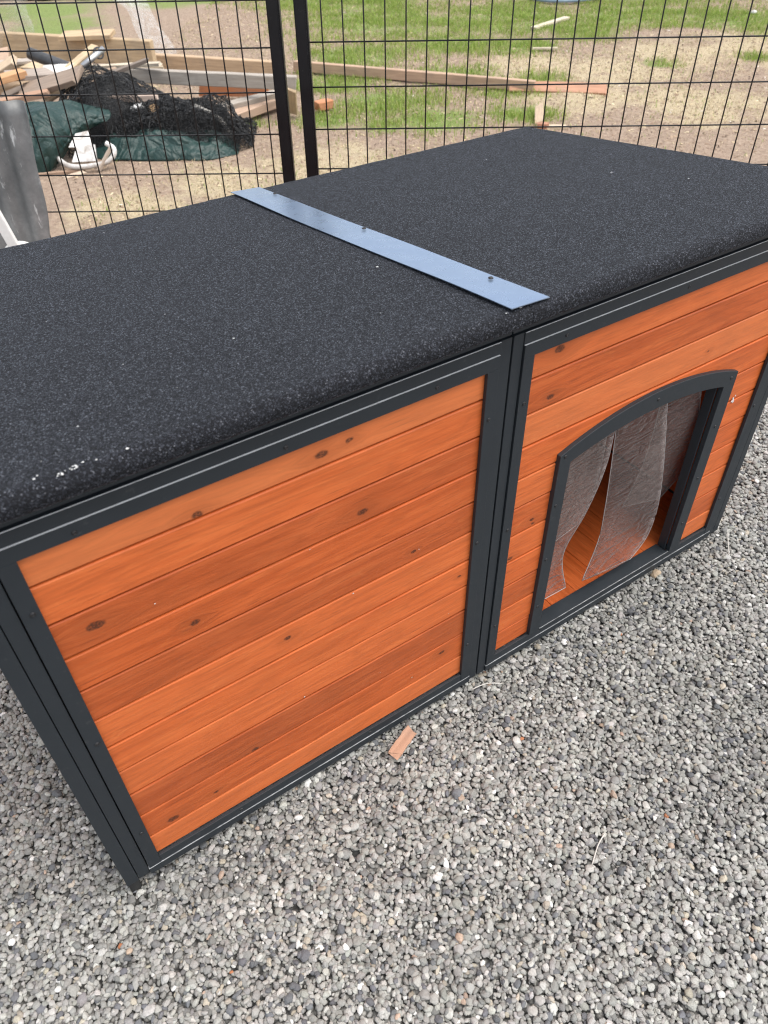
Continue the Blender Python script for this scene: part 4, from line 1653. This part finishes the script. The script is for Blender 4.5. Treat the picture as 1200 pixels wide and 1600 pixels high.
x, y = sample_yard(120000)
g_, s_g = cover(x, y)
pn = fbm(x * 4.5, y * 4.5, 91, 4)
keep = rng.random(len(x)) < np.clip(.10 + s_g * .55 + (pn - .5) * 1.6, .02, .9) * .75
x, y = x[keep], y[keep]
n = len(x)
kk = rng.random((n, 1))
colr = np.array([.58, .49, .31]) * (1 - kk) + np.array([.40, .31, .20]) * kk
lg = rng.random(n) < .22
colr[lg] = np.array([.24, .31, .075]) * rng.uniform(.8, 1.2, (lg.sum(), 1))
dg = scatter_blades("dry_stubble", x, y, rng.uniform(.006, .022, n), rng.uniform(.0025, .006, n), colr, M['blade'], 2.4)
tag(dg, "thin dry stubble and sparse weeds on the bare soil beyond the fence", "stubble", kind="stuff")

# dry litter: straw, chips and clods
x, y = sample_yard(34000)
n = len(x)
z = yard_z(x, y)
Ln = rng.uniform(.004, .026, n) * rng.uniform(.6, 1.3, n)
Wn = Ln * rng.uniform(.10, .5, n)
Hn = rng.uniform(.001, .005, n)
az = rng.uniform(0, 2 * math.pi, n)
dx, dy = np.cos(az), np.sin(az)
V = np.zeros((n, 6, 3))
tl = rng.normal(0, .004, n)
for k, (a, b, c_) in enumerate([(-1, -1, 0), (1, -.7, 0), (.8, 1, 0), (-.9, .8, 0), (-.5, .1, 1), (.6, 0, 1)]):
    jx, jy = rng.normal(0, .12, n), rng.normal(0, .12, n)
    V[:, k] = np.stack([x + dx * (a + jx) * Ln / 2 - dy * (b + jy) * Wn / 2, y + dy * (a + jx) * Ln / 2 + dx * (b + jy) * Wn / 2, z + c_ * Hn + .001 + a * tl], -1)
b = (np.arange(n) * 6)[:, None, None]
fq = b + np.array([[[0, 1, 5], [0, 5, 4], [1, 2, 5], [2, 3, 5], [3, 4, 5], [3, 0, 4]]])
lit = bpy.data.meshes.new("ground_litter")
lit.vertices.add(n * 6)
lit.vertices.foreach_set("co", V.astype(np.float32).ravel())
lit.loops.add(n * 18)
lit.loops.foreach_set("vertex_index", fq.ravel().astype(np.int32))
lit.polygons.add(n * 6)
lit.polygons.foreach_set("loop_start", (np.arange(n * 6) * 3).astype(np.int32))
lit.update(calc_edges=True)
pal = np.array([(.22, .15, .10), (.34, .25, .17), (.50, .40, .25), (.62, .52, .35), (.15, .105, .075), (.66, .60, .52)])
colr = pal[rng.choice(6, n, p=[.34, .33, .17, .03, .12, .01])] * rng.uniform(.75, 1.25, (n, 1))
at_ = lit.color_attributes.new("tone", 'FLOAT_COLOR', 'POINT')
at_.data.foreach_set("color", np.repeat(np.concatenate([colr, np.ones((n, 1))], 1)[:, None], 6, 1).astype(np.float32).ravel())
lit.materials.append(M['bits'])
lo_ = bpy.data.objects.new("ground_litter", lit)
COL.objects.link(lo_)
tag(lo_, "straw, wood chips and clods littering the soil beyond the fence", "litter", kind="stuff")
